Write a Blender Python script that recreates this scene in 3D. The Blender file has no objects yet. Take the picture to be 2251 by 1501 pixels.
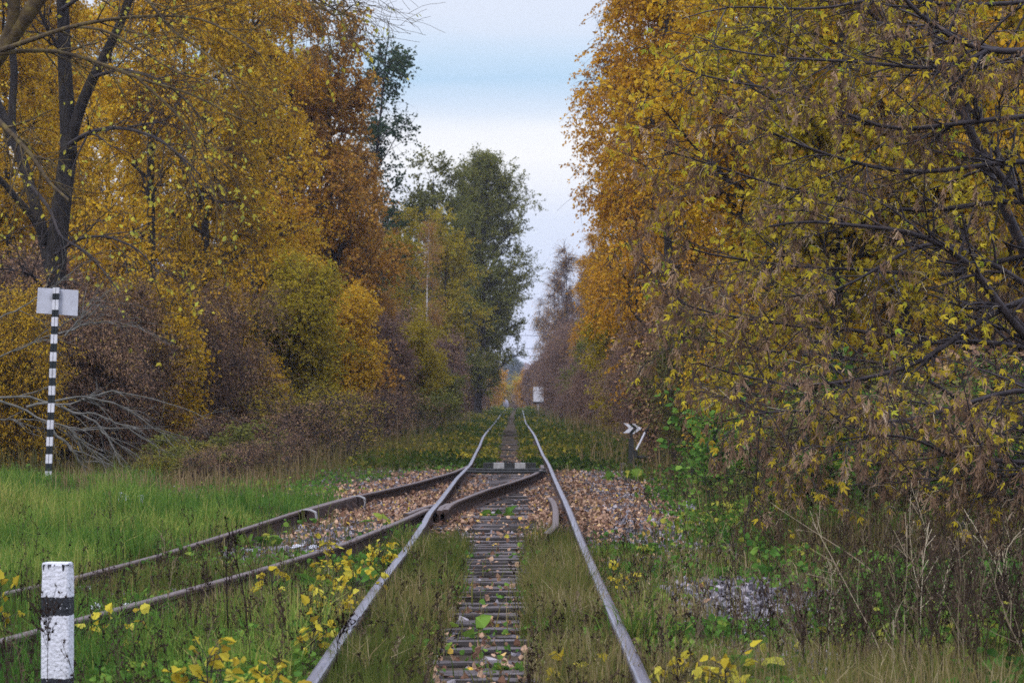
import bpy, math
import numpy as np
from math import radians as RAD

S = bpy.context.scene
COL = S.collection
rng = np.random.default_rng(11)
HAZE = True

# ------------------------------------------------------------------ camera
F = 6450.0                       # focal length in pixels of the 2251 px wide photograph
ZC = 1.57
cam_d = bpy.data.cameras.new("camera")
cam = bpy.data.objects.new("camera", cam_d)
COL.objects.link(cam)
cam_d.sensor_width = 36.0
cam_d.lens = F / 2251 * 36
cam_d.clip_start = 0.5
cam_d.clip_end = 9000
cam.location = (0, 0, ZC)
cam.rotation_euler = (RAD(90.99), 0, RAD(0.084))
cam_d.dof.use_dof = True
cam_d.dof.focus_distance = 26.0
cam_d.dof.aperture_fstop = 8.0
S.camera = cam

# ------------------------------------------------------------------ world, sun, exposure
SUN_EL, SUN_AZ = 42.0, -150.0     # high thin-cloud sun behind the camera to the left
W = bpy.data.worlds.new("World")
S.world = W
W.use_nodes = True
nt = W.node_tree
nt.nodes.clear()
wo = nt.nodes.new("ShaderNodeOutputWorld")
bg = nt.nodes.new("ShaderNodeBackground")
bg.inputs["Strength"].default_value = 0.10
nt.links.new(bg.outputs[0], wo.inputs[0])
sky = nt.nodes.new("ShaderNodeTexSky")
sky.sky_type = 'NISHITA'
sky.sun_disc = False
sky.sun_elevation = RAD(SUN_EL)
sky.sun_rotation = RAD(SUN_AZ)
tc = nt.nodes.new("ShaderNodeTexCoord")
sep = nt.nodes.new("ShaderNodeSeparateXYZ")
nt.links.new(tc.outputs["Generated"], sep.inputs[0])
mp = nt.nodes.new("ShaderNodeMapping")
mp.inputs["Scale"].default_value = (3, 3, 26)
nt.links.new(tc.outputs["Generated"], mp.inputs[0])
nz = nt.nodes.new("ShaderNodeTexNoise")
nz.inputs["Scale"].default_value = 1.6
nz.inputs["Detail"].default_value = 5
nt.links.new(mp.outputs[0], nz.inputs["Vector"])
ma = nt.nodes.new("ShaderNodeMath")
ma.operation = 'MULTIPLY_ADD'
ma.inputs[1].default_value = 0.022
ma.inputs[2].default_value = -0.011
nt.links.new(nz.outputs["Fac"], ma.inputs[0])
mb = nt.nodes.new("ShaderNodeMath")
mb.operation = 'ADD'
nt.links.new(ma.outputs[0], mb.inputs[0])
nt.links.new(sep.outputs["Z"], mb.inputs[1])
ramp = nt.nodes.new("ShaderNodeValToRGB")
nt.links.new(mb.outputs[0], ramp.inputs[0])


def s2l(c):
    return tuple(((v / 255) / 12.92 if v / 255 <= 0.04045 else ((v / 255 + 0.055) / 1.055) ** 2.4) for v in c)


SKY = [(0.0, (226, 234, 253)), (0.017, (224, 232, 252)), (0.045, (220, 230, 251)), (0.058, (224, 233, 252)),
       (0.070, (243, 246, 254)), (0.082, (254, 254, 255)), (0.091, (248, 250, 255)), (0.099, (218, 232, 249)),
       (0.109, (186, 217, 243)), (0.117, (200, 224, 246)), (0.127, (224, 233, 249)), (0.16, (228, 234, 250)),
       (0.30, (218, 226, 250)), (1.0, (216, 223, 252))]
els = ramp.color_ramp.elements
while len(els) < len(SKY):
    els.new(0.5)
for e, (p, c) in zip(els, SKY):
    e.position = p
    e.color = (*s2l(c), 1)
vm = nt.nodes.new("ShaderNodeVectorMath")
vm.operation = 'SCALE'
zr = nt.nodes.new("ShaderNodeMapRange")   # overcast sky: brighter overhead than at the horizon
zr.inputs[1].default_value = 0.16
zr.inputs[2].default_value = 0.75
zr.inputs[3].default_value = 8.9
zr.inputs[4].default_value = 21.0
nt.links.new(sep.outputs["Z"], zr.inputs[0])
nt.links.new(zr.outputs[0], vm.inputs["Scale"])
nt.links.new(ramp.outputs[0], vm.inputs[0])
mx = nt.nodes.new("ShaderNodeMix")
mx.data_type = 'RGBA'
mx.inputs[0].default_value = 0.96       # thin cloud cover over the clear sky
nt.links.new(sky.outputs[0], mx.inputs[6])
nt.links.new(vm.outputs[0], mx.inputs[7])
nt.links.new(mx.outputs[2], bg.inputs[0])

sun_d = bpy.data.lights.new("sun", 'SUN')
sun_d.energy = 1.2
sun_d.angle = RAD(14)
sun_d.color = (1.0, 0.95, 0.88)
sun = bpy.data.objects.new("sun", sun_d)
COL.objects.link(sun)
az = RAD(SUN_AZ)
sd = np.array([math.sin(az) * math.cos(RAD(SUN_EL)), math.cos(az) * math.cos(RAD(SUN_EL)), math.sin(RAD(SUN_EL))])
from mathutils import Vector
sun.rotation_euler = Vector(-sd).to_track_quat('-Z', 'Y').to_euler()
sun.location = (-20, -20, 40)
S.view_settings.view_transform = 'Standard'
S.view_settings.look = 'None'
S.view_settings.gamma = 1
S.view_settings.exposure = 0.22
S.view_settings.use_curve_mapping = False
S.cycles.max_bounces = 6
S.cycles.diffuse_bounces = 3
S.cycles.glossy_bounces = 2
S.cycles.transmission_bounces = 4
S.cycles.transparent_max_bounces = 8
S.cycles.volume_bounces = 1
S.cycles.volume_step_rate = 4
S.cycles.use_denoising = False
S.cycles.denoiser = 'OPENIMAGEDENOISE'
S.cycles.denoising_input_passes = 'RGB_ALBEDO_NORMAL'
S.cycles.denoising_prefilter = 'ACCURATE'


# ------------------------------------------------------------------ small helpers
def P3(px, py, d):
    return np.array([(px - 1135) * d / F, d, ZC - (py - 862) * d / F])


def tag(o, label=None, cat=None, group=None, kind=None):
    if label:
        o["label"] = label
    if cat:
        o["category"] = cat
    if group:
        o["group"] = group
    if kind:
        o["kind"] = kind
    return o


def empty(name, loc=(0, 0, 0), rz=0.0, sc=1.0):
    o = bpy.data.objects.new(name, None)
    COL.objects.link(o)
    o.location = loc
    o.rotation_euler = (0, 0, rz)
    o.scale = (sc, sc, sc) if np.isscalar(sc) else sc
    o.empty_display_size = 0.2
    return o


class Geo:
    """collects arrays of vertices and faces for ONE mesh"""

    def __init__(self):
        self.V, self.L, self.C, self.M, self.T = [], [], [], [], []
        self.n = 0

    def add(self, V, faces, mat=0, tone=None):
        V = np.asarray(V, np.float32).reshape(-1, 3)
        faces = np.asarray(faces, np.int64)
        self.V.append(V)
        self.L.append((faces + self.n).ravel())
        nf, k = faces.shape
        self.C.append(np.full(nf, k, np.int32))
        self.M.append(np.broadcast_to(np.asarray(mat, np.int32), (nf,)).copy())
        t = np.full(nf, 0.5, np.float32) if tone is None else np.broadcast_to(np.asarray(tone, np.float32), (nf,))
        self.T.append(t)
        self.n += len(V)
        return self

    def box(self, c, s, rz=0.0, mat=0, taper=1.0):
        x, y, z = np.array(s) / 2
        v = np.array([[-x, -y, -z], [x, -y, -z], [x, y, -z], [-x, y, -z], [-x * taper, -y * taper, z], [x * taper, -y * taper, z],
                      [x * taper, y * taper, z], [-x * taper, y * taper, z]])
        cr, sr = math.cos(rz), math.sin(rz)
        v = np.stack([v[:, 0] * cr - v[:, 1] * sr, v[:, 0] * sr + v[:, 1] * cr, v[:, 2]], 1) + np.array(c)
        return self.add(v, [[3, 2, 1, 0], [4, 5, 6, 7], [0, 1, 5, 4], [1, 2, 6, 5], [2, 3, 7, 6], [3, 0, 4, 7]], mat)

    def tubes(self, P, Rr, sides=5, mat=0, tone=None, cap=True):
        P = np.asarray(P, float)
        if P.ndim == 2:
            P = P[None]
        Rr = np.asarray(Rr, float)
        Rr = np.broadcast_to(Rr, P.shape[:2])
        N, K, _ = P.shape
        T = np.gradient(P, axis=1)
        T /= np.linalg.norm(T, axis=2, keepdims=True) + 1e-9
        mean = T.mean(1, keepdims=True)
        ref = np.where(np.abs(mean[..., 2:3]) > 0.75, np.array([1.0, 0.13, 0]), np.array([0.05, 0.0, 1.0]))
        U = np.cross(T, np.broadcast_to(ref, T.shape))
        U /= np.linalg.norm(U, axis=2, keepdims=True) + 1e-9
        B = np.cross(T, U)
        a = np.arange(sides) * 2 * math.pi / sides
        V = P[:, :, None] + Rr[:, :, None, None] * (U[:, :, None] * np.cos(a)[:, None] + B[:, :, None] * np.sin(a)[:, None])
        base = (np.arange(N) * K * sides)[:, None, None]
        k = (np.arange(K - 1) * sides)[None, :, None]
        s = np.arange(sides)[None, None, :]
        s2 = (s + 1) % sides
        q = np.stack([base + k + s, base + k + s2, base + k + sides + s2, base + k + sides + s], -1).reshape(-1, 4)
        tn = None
        if tone is not None:
            tn = np.repeat(np.broadcast_to(np.asarray(tone), (N,)), (K - 1) * sides)
        self.add(V.reshape(-1, 3), q[:, ::-1], mat, tn)
        if cap and N < 40:
            off = self.n - N * K * sides
            for i in range(N):
                self.L.append(np.arange(sides) + off + i * K * sides + (K - 1) * sides)
                self.C.append(np.array([sides], np.int32))
                self.M.append(np.array([mat], np.int32))
                self.T.append(np.array([0.5], np.float32))
        return self

    def mesh(self, name, mats, smooth=False):
        me = bpy.data.meshes.new(name)
        V = np.concatenate(self.V)
        L = np.concatenate(self.L).astype(np.int32)
        C = np.concatenate(self.C)
        M = np.concatenate(self.M)
        T = np.concatenate(self.T).astype(np.float32)
        me.vertices.add(len(V))
        me.vertices.foreach_set("co", V.ravel())
        me.loops.add(len(L))
        me.loops.foreach_set("vertex_index", L)
        me.polygons.add(len(C))
        st = np.zeros(len(C), np.int32)
        st[1:] = np.cumsum(C)[:-1]
        me.polygons.foreach_set("loop_start", st)
        me.polygons.foreach_set("loop_total", C)
        me.polygons.foreach_set("material_index", M)
        me.polygons.foreach_set("use_smooth", np.full(len(C), smooth))
        at = me.attributes.new("tone", 'FLOAT', 'FACE')
        at.data.foreach_set("value", T)
        for m in (mats if isinstance(mats, (list, tuple)) else [mats]):
            me.materials.append(m)
        me.update(calc_edges=True)
        me.validate()
        return me

    def obj(self, name, mats, parent=None, smooth=False):
        o = bpy.data.objects.new(name, self.mesh(name, mats, smooth))
        COL.objects.link(o)
        if parent is not None:
            o.parent = parent
        return o


def unit(v):
    return v / (np.linalg.norm(v, axis=-1, keepdims=True) + 1e-9)


# ------------------------------------------------------------------ materials
def new_mat(name):
    m = bpy.data.materials.new(name)
    m.use_nodes = True
    m.node_tree.nodes.clear()
    out = m.node_tree.nodes.new("ShaderNodeOutputMaterial")
    return m, m.node_tree.nodes, m.node_tree.links, out


def set_ramp(r, stops):
    e = r.color_ramp.elements
    while len(e) < len(stops):
        e.new(0.5)
    for el, (p, c) in zip(e, stops):
        el.position = p
        el.color = (*c, 1)


def leaf_mat(name, stops, trans=0.35, vary=0.16):
    """stops: natural leaf colours, picked per leaf"""
    m, N, L, out = new_mat(name)
    at = N.new("ShaderNodeAttribute")
    at.attribute_name = "tone"
    r = N.new("ShaderNodeValToRGB")
    set_ramp(r, stops)
    L.new(at.outputs["Fac"], r.inputs[0])
    oi = N.new("ShaderNodeObjectInfo")
    mr = N.new("ShaderNodeMapRange")
    mr.inputs[3].default_value = 1 - vary
    mr.inputs[4].default_value = 1 + vary
    L.new(oi.outputs["Random"], mr.inputs[0])
    sc = N.new("ShaderNodeVectorMath")
    sc.operation = 'SCALE'
    L.new(r.outputs[0], sc.inputs[0])
    L.new(mr.outputs[0], sc.inputs["Scale"])
    d = N.new("ShaderNodeBsdfDiffuse")
    t = N.new("ShaderNodeBsdfTranslucent")
    L.new(sc.outputs[0], d.inputs[0])
    L.new(sc.outputs[0], t.inputs[0])
    mxs = N.new("ShaderNodeMixShader")
    mxs.inputs[0].default_value = trans
    L.new(d.outputs[0], mxs.inputs[1])
    L.new(t.outputs[0], mxs.inputs[2])
    L.new(mxs.outputs[0], out.inputs[0])
    return m


def rough_mat(name, stops, scale=8.0, detail=6, rough=0.9, bump=0.0, metallic=0.0, stretch=(1, 1, 1), spec=0.3, bscale=None):
    m, N, L, out = new_mat(name)
    tcn = N.new("ShaderNodeTexCoord")
    mpn = N.new("ShaderNodeMapping")
    mpn.inputs["Scale"].default_value = stretch
    L.new(tcn.outputs["Object"], mpn.inputs[0])
    n = N.new("ShaderNodeTexNoise")
    n.inputs["Scale"].default_value = scale
    n.inputs["Detail"].default_value = detail
    n.inputs["Roughness"].default_value = 0.65
    L.new(mpn.outputs[0], n.inputs["Vector"])
    r = N.new("ShaderNodeValToRGB")
    set_ramp(r, stops)
    L.new(n.outputs["Fac"], r.inputs[0])
    b = N.new("ShaderNodeBsdfPrincipled")
    b.inputs["Roughness"].default_value = rough
    b.inputs["Metallic"].default_value = metallic
    b.inputs["Specular IOR Level"].default_value = spec
    L.new(r.outputs[0], b.inputs["Base Color"])
    if bump:
        n2 = N.new("ShaderNodeTexNoise")
        n2.inputs["Scale"].default_value = bscale or scale * 3
        n2.inputs["Detail"].default_value = 6
        L.new(mpn.outputs[0], n2.inputs["Vector"])
        bp = N.new("ShaderNodeBump")
        bp.inputs["Strength"].default_value = bump
        bp.inputs["Distance"].default_value = 0.02
        L.new(n2.outputs["Fac"], bp.inputs["Height"])
        L.new(bp.outputs[0], b.inputs["Normal"])
    L.new(b.outputs[0], out.inputs[0])
    return m


def tone_mat(name, stops, rough=0.95):
    m, N, L, out = new_mat(name)
    at = N.new("ShaderNodeAttribute")
    at.attribute_name = "tone"
    r = N.new("ShaderNodeValToRGB")
    set_ramp(r, stops)
    L.new(at.outputs["Fac"], r.inputs[0])
    d = N.new("ShaderNodeBsdfDiffuse")
    L.new(r.outputs[0], d.inputs[0])
    L.new(d.outputs[0], out.inputs[0])
    return m


M = {}
M['gold'] = leaf_mat("golden_leaves", [(0, (.28, .14, .02)), (.3, (.52, .30, .022)), (.65, (.66, .42, .03)), (.9, (.70, .50, .06)), (1, (.36, .38, .05))])
M['amber'] = leaf_mat("amber_leaves", [(0, (.26, .11, .02)), (.35, (.52, .26, .022)), (.75, (.66, .37, .03)), (1, (.66, .47, .05))])
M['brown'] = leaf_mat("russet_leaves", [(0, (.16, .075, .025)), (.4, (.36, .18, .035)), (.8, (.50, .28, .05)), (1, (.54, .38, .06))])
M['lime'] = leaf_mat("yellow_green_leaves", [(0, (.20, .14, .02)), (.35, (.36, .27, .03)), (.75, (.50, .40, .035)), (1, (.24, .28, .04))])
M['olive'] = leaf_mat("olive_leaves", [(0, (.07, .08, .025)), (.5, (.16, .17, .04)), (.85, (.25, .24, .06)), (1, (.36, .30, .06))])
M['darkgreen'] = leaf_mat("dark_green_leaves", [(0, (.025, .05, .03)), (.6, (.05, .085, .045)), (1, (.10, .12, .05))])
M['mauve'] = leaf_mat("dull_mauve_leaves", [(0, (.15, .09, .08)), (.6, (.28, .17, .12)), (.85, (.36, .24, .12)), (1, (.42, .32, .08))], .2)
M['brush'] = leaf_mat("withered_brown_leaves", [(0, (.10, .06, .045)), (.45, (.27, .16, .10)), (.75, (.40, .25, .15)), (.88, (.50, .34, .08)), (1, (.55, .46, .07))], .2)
M['willow'] = leaf_mat("pale_yellow_leaves", [(0, (.30, .24, .03)), (.5, (.50, .43, .05)), (1, (.34, .38, .07))])
M['maple'] = leaf_mat("maple_yellow_green_leaves", [(0, (.18, .11, .025)), (.35, (.36, .26, .028)), (.7, (.52, .41, .032)), (.86, (.34, .35, .035)), (1, (.14, .24, .03))], .35)
M['samara'] = leaf_mat("dry_brown_seed_wings", [(0, (.07, .042, .03)), (.5, (.19, .115, .07)), (.85, (.34, .225, .14)), (1, (.60, .46, .32))], .15)
M['yellow'] = leaf_mat("bright_yellow_leaves", [(0, (.36, .25, .03)), (.5, (.62, .49, .045)), (1, (.55, .50, .08))], .35)
M['litter'] = leaf_mat("fallen_leaf_litter", [(0, (.12, .06, .04)), (.4, (.30, .17, .11)), (.7, (.46, .29, .19)), (.9, (.60, .40, .26)), (1, (.62, .42, .06))], .1)
M['grass'] = leaf_mat("lush_grass", [(0, (.045, .11, .022)), (.4, (.10, .19, .032)), (.7, (.20, .26, .05)), (1, (.38, .33, .10))], .3)
M['drygrass'] = leaf_mat("mixed_dry_grass", [(0, (.055, .085, .02)), (.35, (.11, .14, .03)), (.6, (.19, .17, .05)), (.85, (.26, .19, .09)), (1, (.42, .34, .19))], .25)
M['tallgrass'] = leaf_mat("brownish_tall_grass", [(0, (.07, .075, .025)), (.4, (.14, .12, .04)), (.75, (.20, .14, .07)), (1, (.30, .22, .12))], .2)
M['herb'] = leaf_mat("low_green_herbs", [(0, (.05, .12, .025)), (.5, (.10, .20, .035)), (.85, (.18, .28, .045)), (1, (.40, .38, .06))], .25)
M['stalk'] = tone_mat("dead_weed_stalks", [(0, (.02, .014, .012)), (.5, (.07, .048, .034)), (.8, (.16, .115, .075)), (.95, (.36, .29, .19)), (1, (.5, .43, .3))])
M['bark'] = rough_mat("dark_bark", [(.3, (.008, .007, .007)), (.55, (.022, .018, .016)), (.75, (.05, .045, .035))], 9, 8, .95, .6, stretch=(1, 1, .35))
M['mossbark'] = rough_mat("mossy_bark", [(.3, (.03, .022, .015)), (.5, (.08, .055, .025)), (.7, (.17, .13, .03))], 5, 8, .95, .5)
M['twig'] = rough_mat("dark_twigs", [(.3, (.014, .010, .010)), (.7, (.045, .034, .029))], 4, 3, .8)
M['twigmauve'] = rough_mat("mauve_twigs", [(.3, (.10, .07, .07)), (.7, (.19, .14, .13))], 4, 3, .9)
M['twigpale'] = rough_mat("weathered_grey_wood", [(.3, (.07, .07, .055)), (.7, (.20, .19, .165))], 6, 4, .9, .3)
M['twigmaple'] = rough_mat("maple_twigs", [(.3, (.016, .012, .013)), (.6, (.042, .032, .033)), (.8, (.10, .08, .078))], 7, 4, .6)


def birch_bark():
    m, N, L, out = new_mat("white_birch_bark")
    tcn = N.new("ShaderNodeTexCoord")
    mpn = N.new("ShaderNodeMapping")
    mpn.inputs["Scale"].default_value = (2.2, 2.2, 7)
    L.new(tcn.outputs["Object"], mpn.inputs[0])
    n = N.new("ShaderNodeTexNoise")
    n.inputs["Scale"].default_value = 1.6
    n.inputs["Detail"].default_value = 5
    L.new(mpn.outputs[0], n.inputs["Vector"])
    r = N.new("ShaderNodeValToRGB")
    set_ramp(r, [(.38, (.03, .025, .025)), (.47, (.5, .48, .47)), (.8, (.72, .70, .70))])
    L.new(n.outputs["Fac"], r.inputs[0])
    d = N.new("ShaderNodeBsdfDiffuse")
    L.new(r.outputs[0], d.inputs[0])
    L.new(d.outputs[0], out.inputs[0])
    return m


M['birchbark'] = birch_bark()
M['rust'] = rough_mat("rusty_rail_side", [(.25, (.028, .017, .014)), (.5, (.065, .040, .032)), (.75, (.115, .075, .058))], 14, 8, .85, .25)
M['steel'] = rough_mat("worn_rail_head", [(.25, (.14, .125, .15)), (.5, (.235, .22, .265)), (.8, (.36, .345, .40))], 2.2, 4, .33, 0, metallic=1.0, stretch=(10, .5, 1))
M['rusthead'] = rough_mat("brown_rail_head", [(.3, (.085, .058, .050)), (.6, (.15, .11, .098)), (.8, (.22, .18, .17))], 5, 6, .55, .1, metallic=.35, stretch=(8, .8, 1))
M['wood'] = rough_mat("weathered_sleeper_wood", [(.30, (.022, .017, .016)), (.46, (.075, .060, .056)), (.60, (.155, .132, .126)), (.8, (.25, .22, .215))], 3.2, 9, .9, .9, stretch=(.8, 14, 14), bscale=5)
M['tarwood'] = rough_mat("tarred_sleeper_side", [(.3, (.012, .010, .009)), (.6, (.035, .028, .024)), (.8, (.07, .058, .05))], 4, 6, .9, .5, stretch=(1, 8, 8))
M['stone'] = tone_mat("crushed_stone", [(0, (.05, .045, .05)), (.5, (.14, .13, .145)), (.8, (.24, .22, .235)), (1, (.40, .36, .36))])
M['black'] = rough_mat("black_paint", [(.3, (.008, .012, .014)), (.7, (.02, .026, .028))], 12, 5, .6)
M['white'] = rough_mat("white_paint", [(.25, (.36, .36, .38)), (.45, (.66, .66, .70)), (.7, (.78, .78, .82))], 7, 8, .8, .2)
M['signwhite'] = rough_mat("faded_sign_paint", [(.25, (.30, .30, .32)), (.42, (.50, .51, .57)), (.75, (.58, .59, .66))], 5, 8, .7, .1)
M['iron'] = rough_mat("greasy_dark_iron", [(.3, (.012, .013, .013)), (.7, (.045, .045, .042))], 14, 6, .6, .3)
M['clamp'] = rough_mat("grey_lime_paint", [(.3, (.24, .23, .22)), (.6, (.42, .41, .40))], 20, 6, .8, .2)
M['plastic'] = rough_mat("pale_plastic_sheet", [(.3, (.22, .21, .22)), (.7, (.46, .45, .50))], 9, 4, .5, .3)
M['flower'] = leaf_mat("white_flower_heads", [(0, (.62, .62, .66)), (1, (.82, .82, .85))], .2)


def post_mat():
    """lime-washed concrete with a tar band, chipped edges and tar drips under the top"""
    m, N, L, out = new_mat("painted_concrete_post")
    tcn = N.new("ShaderNodeTexCoord")
    sp = N.new("ShaderNodeSeparateXYZ")
    L.new(tcn.outputs["Object"], sp.inputs[0])
    n = N.new("ShaderNodeTexNoise")
    n.inputs["Scale"].default_value = 55
    n.inputs["Detail"].default_value = 5
    L.new(tcn.outputs["Object"], n.inputs["Vector"])
    z = N.new("ShaderNodeMath")
    z.operation = 'MULTIPLY_ADD'
    z.inputs[1].default_value = 0.022
    L.new(n.outputs["Fac"], z.inputs[0])
    L.new(sp.outputs["Z"], z.inputs[2])

    def band(a, b):
        g = N.new("ShaderNodeMath"); g.operation = 'GREATER_THAN'; g.inputs[1].default_value = a
        l = N.new("ShaderNodeMath"); l.operation = 'LESS_THAN'; l.inputs[1].default_value = b
        L.new(z.outputs[0], g.inputs[0]); L.new(z.outputs[0], l.inputs[0])
        p = N.new("ShaderNodeMath"); p.operation = 'MULTIPLY'
        L.new(g.outputs[0], p.inputs[0]); L.new(l.outputs[0], p.inputs[1])
        return p
    b1 = band(0.555, 0.645)
    b2 = band(-1, 0.252)
    # drips below the top
    mpn = N.new("ShaderNodeMapping")
    mpn.inputs["Scale"].default_value = (75, 75, 3)
    L.new(tcn.outputs["Object"], mpn.inputs[0])
    nd = N.new("ShaderNodeTexNoise")
    nd.inputs["Scale"].default_value = 1.0
    nd.inputs["Detail"].default_value = 1
    L.new(mpn.outputs[0], nd.inputs["Vector"])
    dz = N.new("ShaderNodeMapRange")
    dz.inputs[1].default_value = 0.74
    dz.inputs[2].default_value = 0.792
    dz.inputs[3].default_value = -0.25
    dz.inputs[4].default_value = 0.08
    L.new(sp.outputs["Z"], dz.inputs[0])
    dd = N.new("ShaderNodeMath"); dd.operation = 'ADD'
    L.new(nd.outputs["Fac"], dd.inputs[0]); L.new(dz.outputs[0], dd.inputs[1])
    dg = N.new("ShaderNodeMath"); dg.operation = 'GREATER_THAN'; dg.inputs[1].default_value = 0.56
    L.new(dd.outputs[0], dg.inputs[0])
    dlim = N.new("ShaderNodeMath"); dlim.operation = 'LESS_THAN'; dlim.inputs[1].default_value = 0.793
    L.new(sp.outputs["Z"], dlim.inputs[0])
    dm = N.new("ShaderNodeMath"); dm.operation = 'MULTIPLY'
    L.new(dg.outputs[0], dm.inputs[0]); L.new(dlim.outputs[0], dm.inputs[1])
    s1 = N.new("ShaderNodeMath"); s1.operation = 'MAXIMUM'
    L.new(b1.outputs[0], s1.inputs[0]); L.new(b2.outputs[0], s1.inputs[1])
    # chips of white in the band and pits in the white
    vo = N.new("ShaderNodeTexNoise")
    vo.inputs["Scale"].default_value = 95
    vo.inputs["Detail"].default_value = 2
    L.new(tcn.outputs["Object"], vo.inputs["Vector"])
    ch = N.new("ShaderNodeMath"); ch.operation = 'LESS_THAN'; ch.inputs[1].default_value = 0.70
    L.new(vo.outputs["Fac"], ch.inputs[0])
    s1c = N.new("ShaderNodeMath"); s1c.operation = 'MULTIPLY'
    L.new(s1.outputs[0], s1c.inputs[0]); L.new(ch.outputs[0], s1c.inputs[1])
    s2 = N.new("ShaderNodeMath"); s2.operation = 'MAXIMUM'
    L.new(s1c.outputs[0], s2.inputs[0]); L.new(dm.outputs[0], s2.inputs[1])
    r = N.new("ShaderNodeValToRGB")
    set_ramp(r, [(.26, (.22, .21, .22)), (.36, (.60, .60, .64)), (.7, (.76, .76, .80))])
    L.new(vo.outputs["Fac"], r.inputs[0])
    mixc = N.new("ShaderNodeMix"); mixc.data_type = 'RGBA'
    L.new(s2.outputs[0], mixc.inputs[0]); L.new(r.outputs[0], mixc.inputs[6])
    mixc.inputs[7].default_value = (.012, .014, .018, 1)
    b = N.new("ShaderNodeBsdfPrincipled")
    b.inputs["Roughness"].default_value = .8
    L.new(mixc.outputs[2], b.inputs["Base Color"])
    bp = N.new("ShaderNodeBump"); bp.inputs["Strength"].default_value = .9; bp.inputs["Distance"].default_value = .012
    L.new(n.outputs["Fac"], bp.inputs["Height"]); L.new(bp.outputs[0], b.inputs["Normal"])
    L.new(b.outputs[0], out.inputs[0])
    return m


M['post'] = post_mat()


# ------------------------------------------------------------------ the track, traced from the photograph
MAIN = np.array([  # y, left rail x, right rail x
    (1500, 683, 1417), (1400, 749, 1373), (1300, 819.5, 1327), (1250, 857, 1305), (1200, 898, 1283), (1150, 932, 1263),
    (1126, 943.5, 1254), (1100, 967, 1242.5), (1080, 982, 1233), (1050, 1004.5, 1219), (1020, 1034, 1206.5), (1000, 1043.6, 1194),
    (980, 1054, 1185), (960, 1062, 1177), (950, 1069, 1171), (930, 1087, 1156), (910, 1101, 1151), (898, 1114, 1148)], float)
GAUGE = 1.595
my = MAIN[:, 0]
md = F * GAUGE / (MAIN[:, 2] - MAIN[:, 1])
mxl = (MAIN[:, 1] - 1135) * md / F
mxr = (MAIN[:, 2] - 1135) * md / F
mz = ZC - (my - 862) * md / F
# carry the track on towards the viewer and over the crest
md = np.concatenate([[4.0], md, [345.0]])
mxl = np.concatenate([[mxl[0] + (mxl[0] - mxl[1]) / (md[1] - md[2]) * (4 - md[1]) * .3], mxl, [mxl[-1] + .15]])
mxr = np.concatenate([[mxl[0] + GAUGE], mxr, [mxr[-1] + .15]])
mz = np.concatenate([[mz[0]], mz, [mz[-1] - .35]])


def smooth_poly(d, cols, d0, d1, w):
    ds = np.arange(d0, d1, 0.25)
    out = []
    k = max(3, int(w / .25) | 1)
    ker = np.hanning(k + 2)[1:-1]
    ker /= ker.sum()
    for c in cols:
        v = np.interp(ds, d, c)
        vp = np.pad(v, k // 2, mode='edge')
        out.append(np.convolve(vp, ker, 'valid'))
    return ds, out


TD, (TXL, TXR, TZ) = smooth_poly(md, [mxl, mxr, mz], 4, 344, 3.5)


def rail_z(y):
    return np.interp(y, TD, TZ)


def track_x(y):
    return np.interp(y, TD, (TXL + TXR) / 2)


def dofy(py):
    """depth of a rail-top pixel row"""
    yy = 862 + (ZC - TZ) * F / TD
    return np.interp(-np.asarray(py, float), -yy[TD > 8], TD[TD > 8])


def rail_pts(pix, k=None):
    pix = np.array(pix, float)
    d = dofy(pix[:, 1])
    if k is not None:
        d = d * np.interp(-pix[:, 1], [-1300, -1220, -1150, -1100], [1.08, 1.055, 1.025, 1.0])
    return np.stack([(pix[:, 0] - 1135) * d / F, d, ZC - (pix[:, 1] - 862) * d / F], 1)


def resample(P, step=.3, w=5):
    P = np.asarray(P, float)
    s = np.concatenate([[0], np.cumsum(np.linalg.norm(np.diff(P, axis=0), axis=1))])
    n = max(8, int(s[-1] / step))
    t = np.linspace(0, s[-1], n)
    Q = np.stack([np.interp(t, s, P[:, i]) for i in range(3)], 1)
    if w > 1 and n > w * 2:
        ker = np.hanning(w + 2)[1:-1]
        ker /= ker.sum()
        h = w // 2
        for i in range(3):
            ext = np.concatenate([2 * Q[0, i] - Q[h:0:-1, i], Q[:, i], 2 * Q[-1, i] - Q[-2:-h - 2:-1, i]])
            Q[:, i] = np.convolve(ext, ker, 'valid')
    return Q


DIVL_PIX = [(33, 1295), (91, 1284), (165, 1267), (250, 1244), (341, 1221), (444, 1189), (550, 1156), (650, 1123.7), (759, 1093.5), (800, 1085.7),
            (906, 1062), (996, 1037), (1029, 1023)]
DIVR_PIX = [(0, 1405), (90, 1380), (196, 1352), (304, 1323), (406, 1295), (550, 1255), (594, 1243), (690, 1213), (755, 1194), (803, 1174), (877, 1145), (923, 1124), (940, 1117)]
divl = rail_pts(DIVL_PIX, 1)
divr = rail_pts(DIVR_PIX)
# both run on out of the frame to the left, curving a little more
def extend(P, n=22):
    dirn = unit(P[0] - P[3])
    ext = [P[0] + dirn * s + np.array([-0.012 * s * s, 0, 0]) for s in np.linspace(14, .6, n)]
    return np.concatenate([ext, P])


divl = resample(extend(divl), .3, 9)
divr = resample(extend(divr), .3, 9)


def smoothstep(a, b, x):
    t = np.clip((x - a) / (b - a), 0, 1)
    return t * t * (3 - 2 * t)


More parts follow.
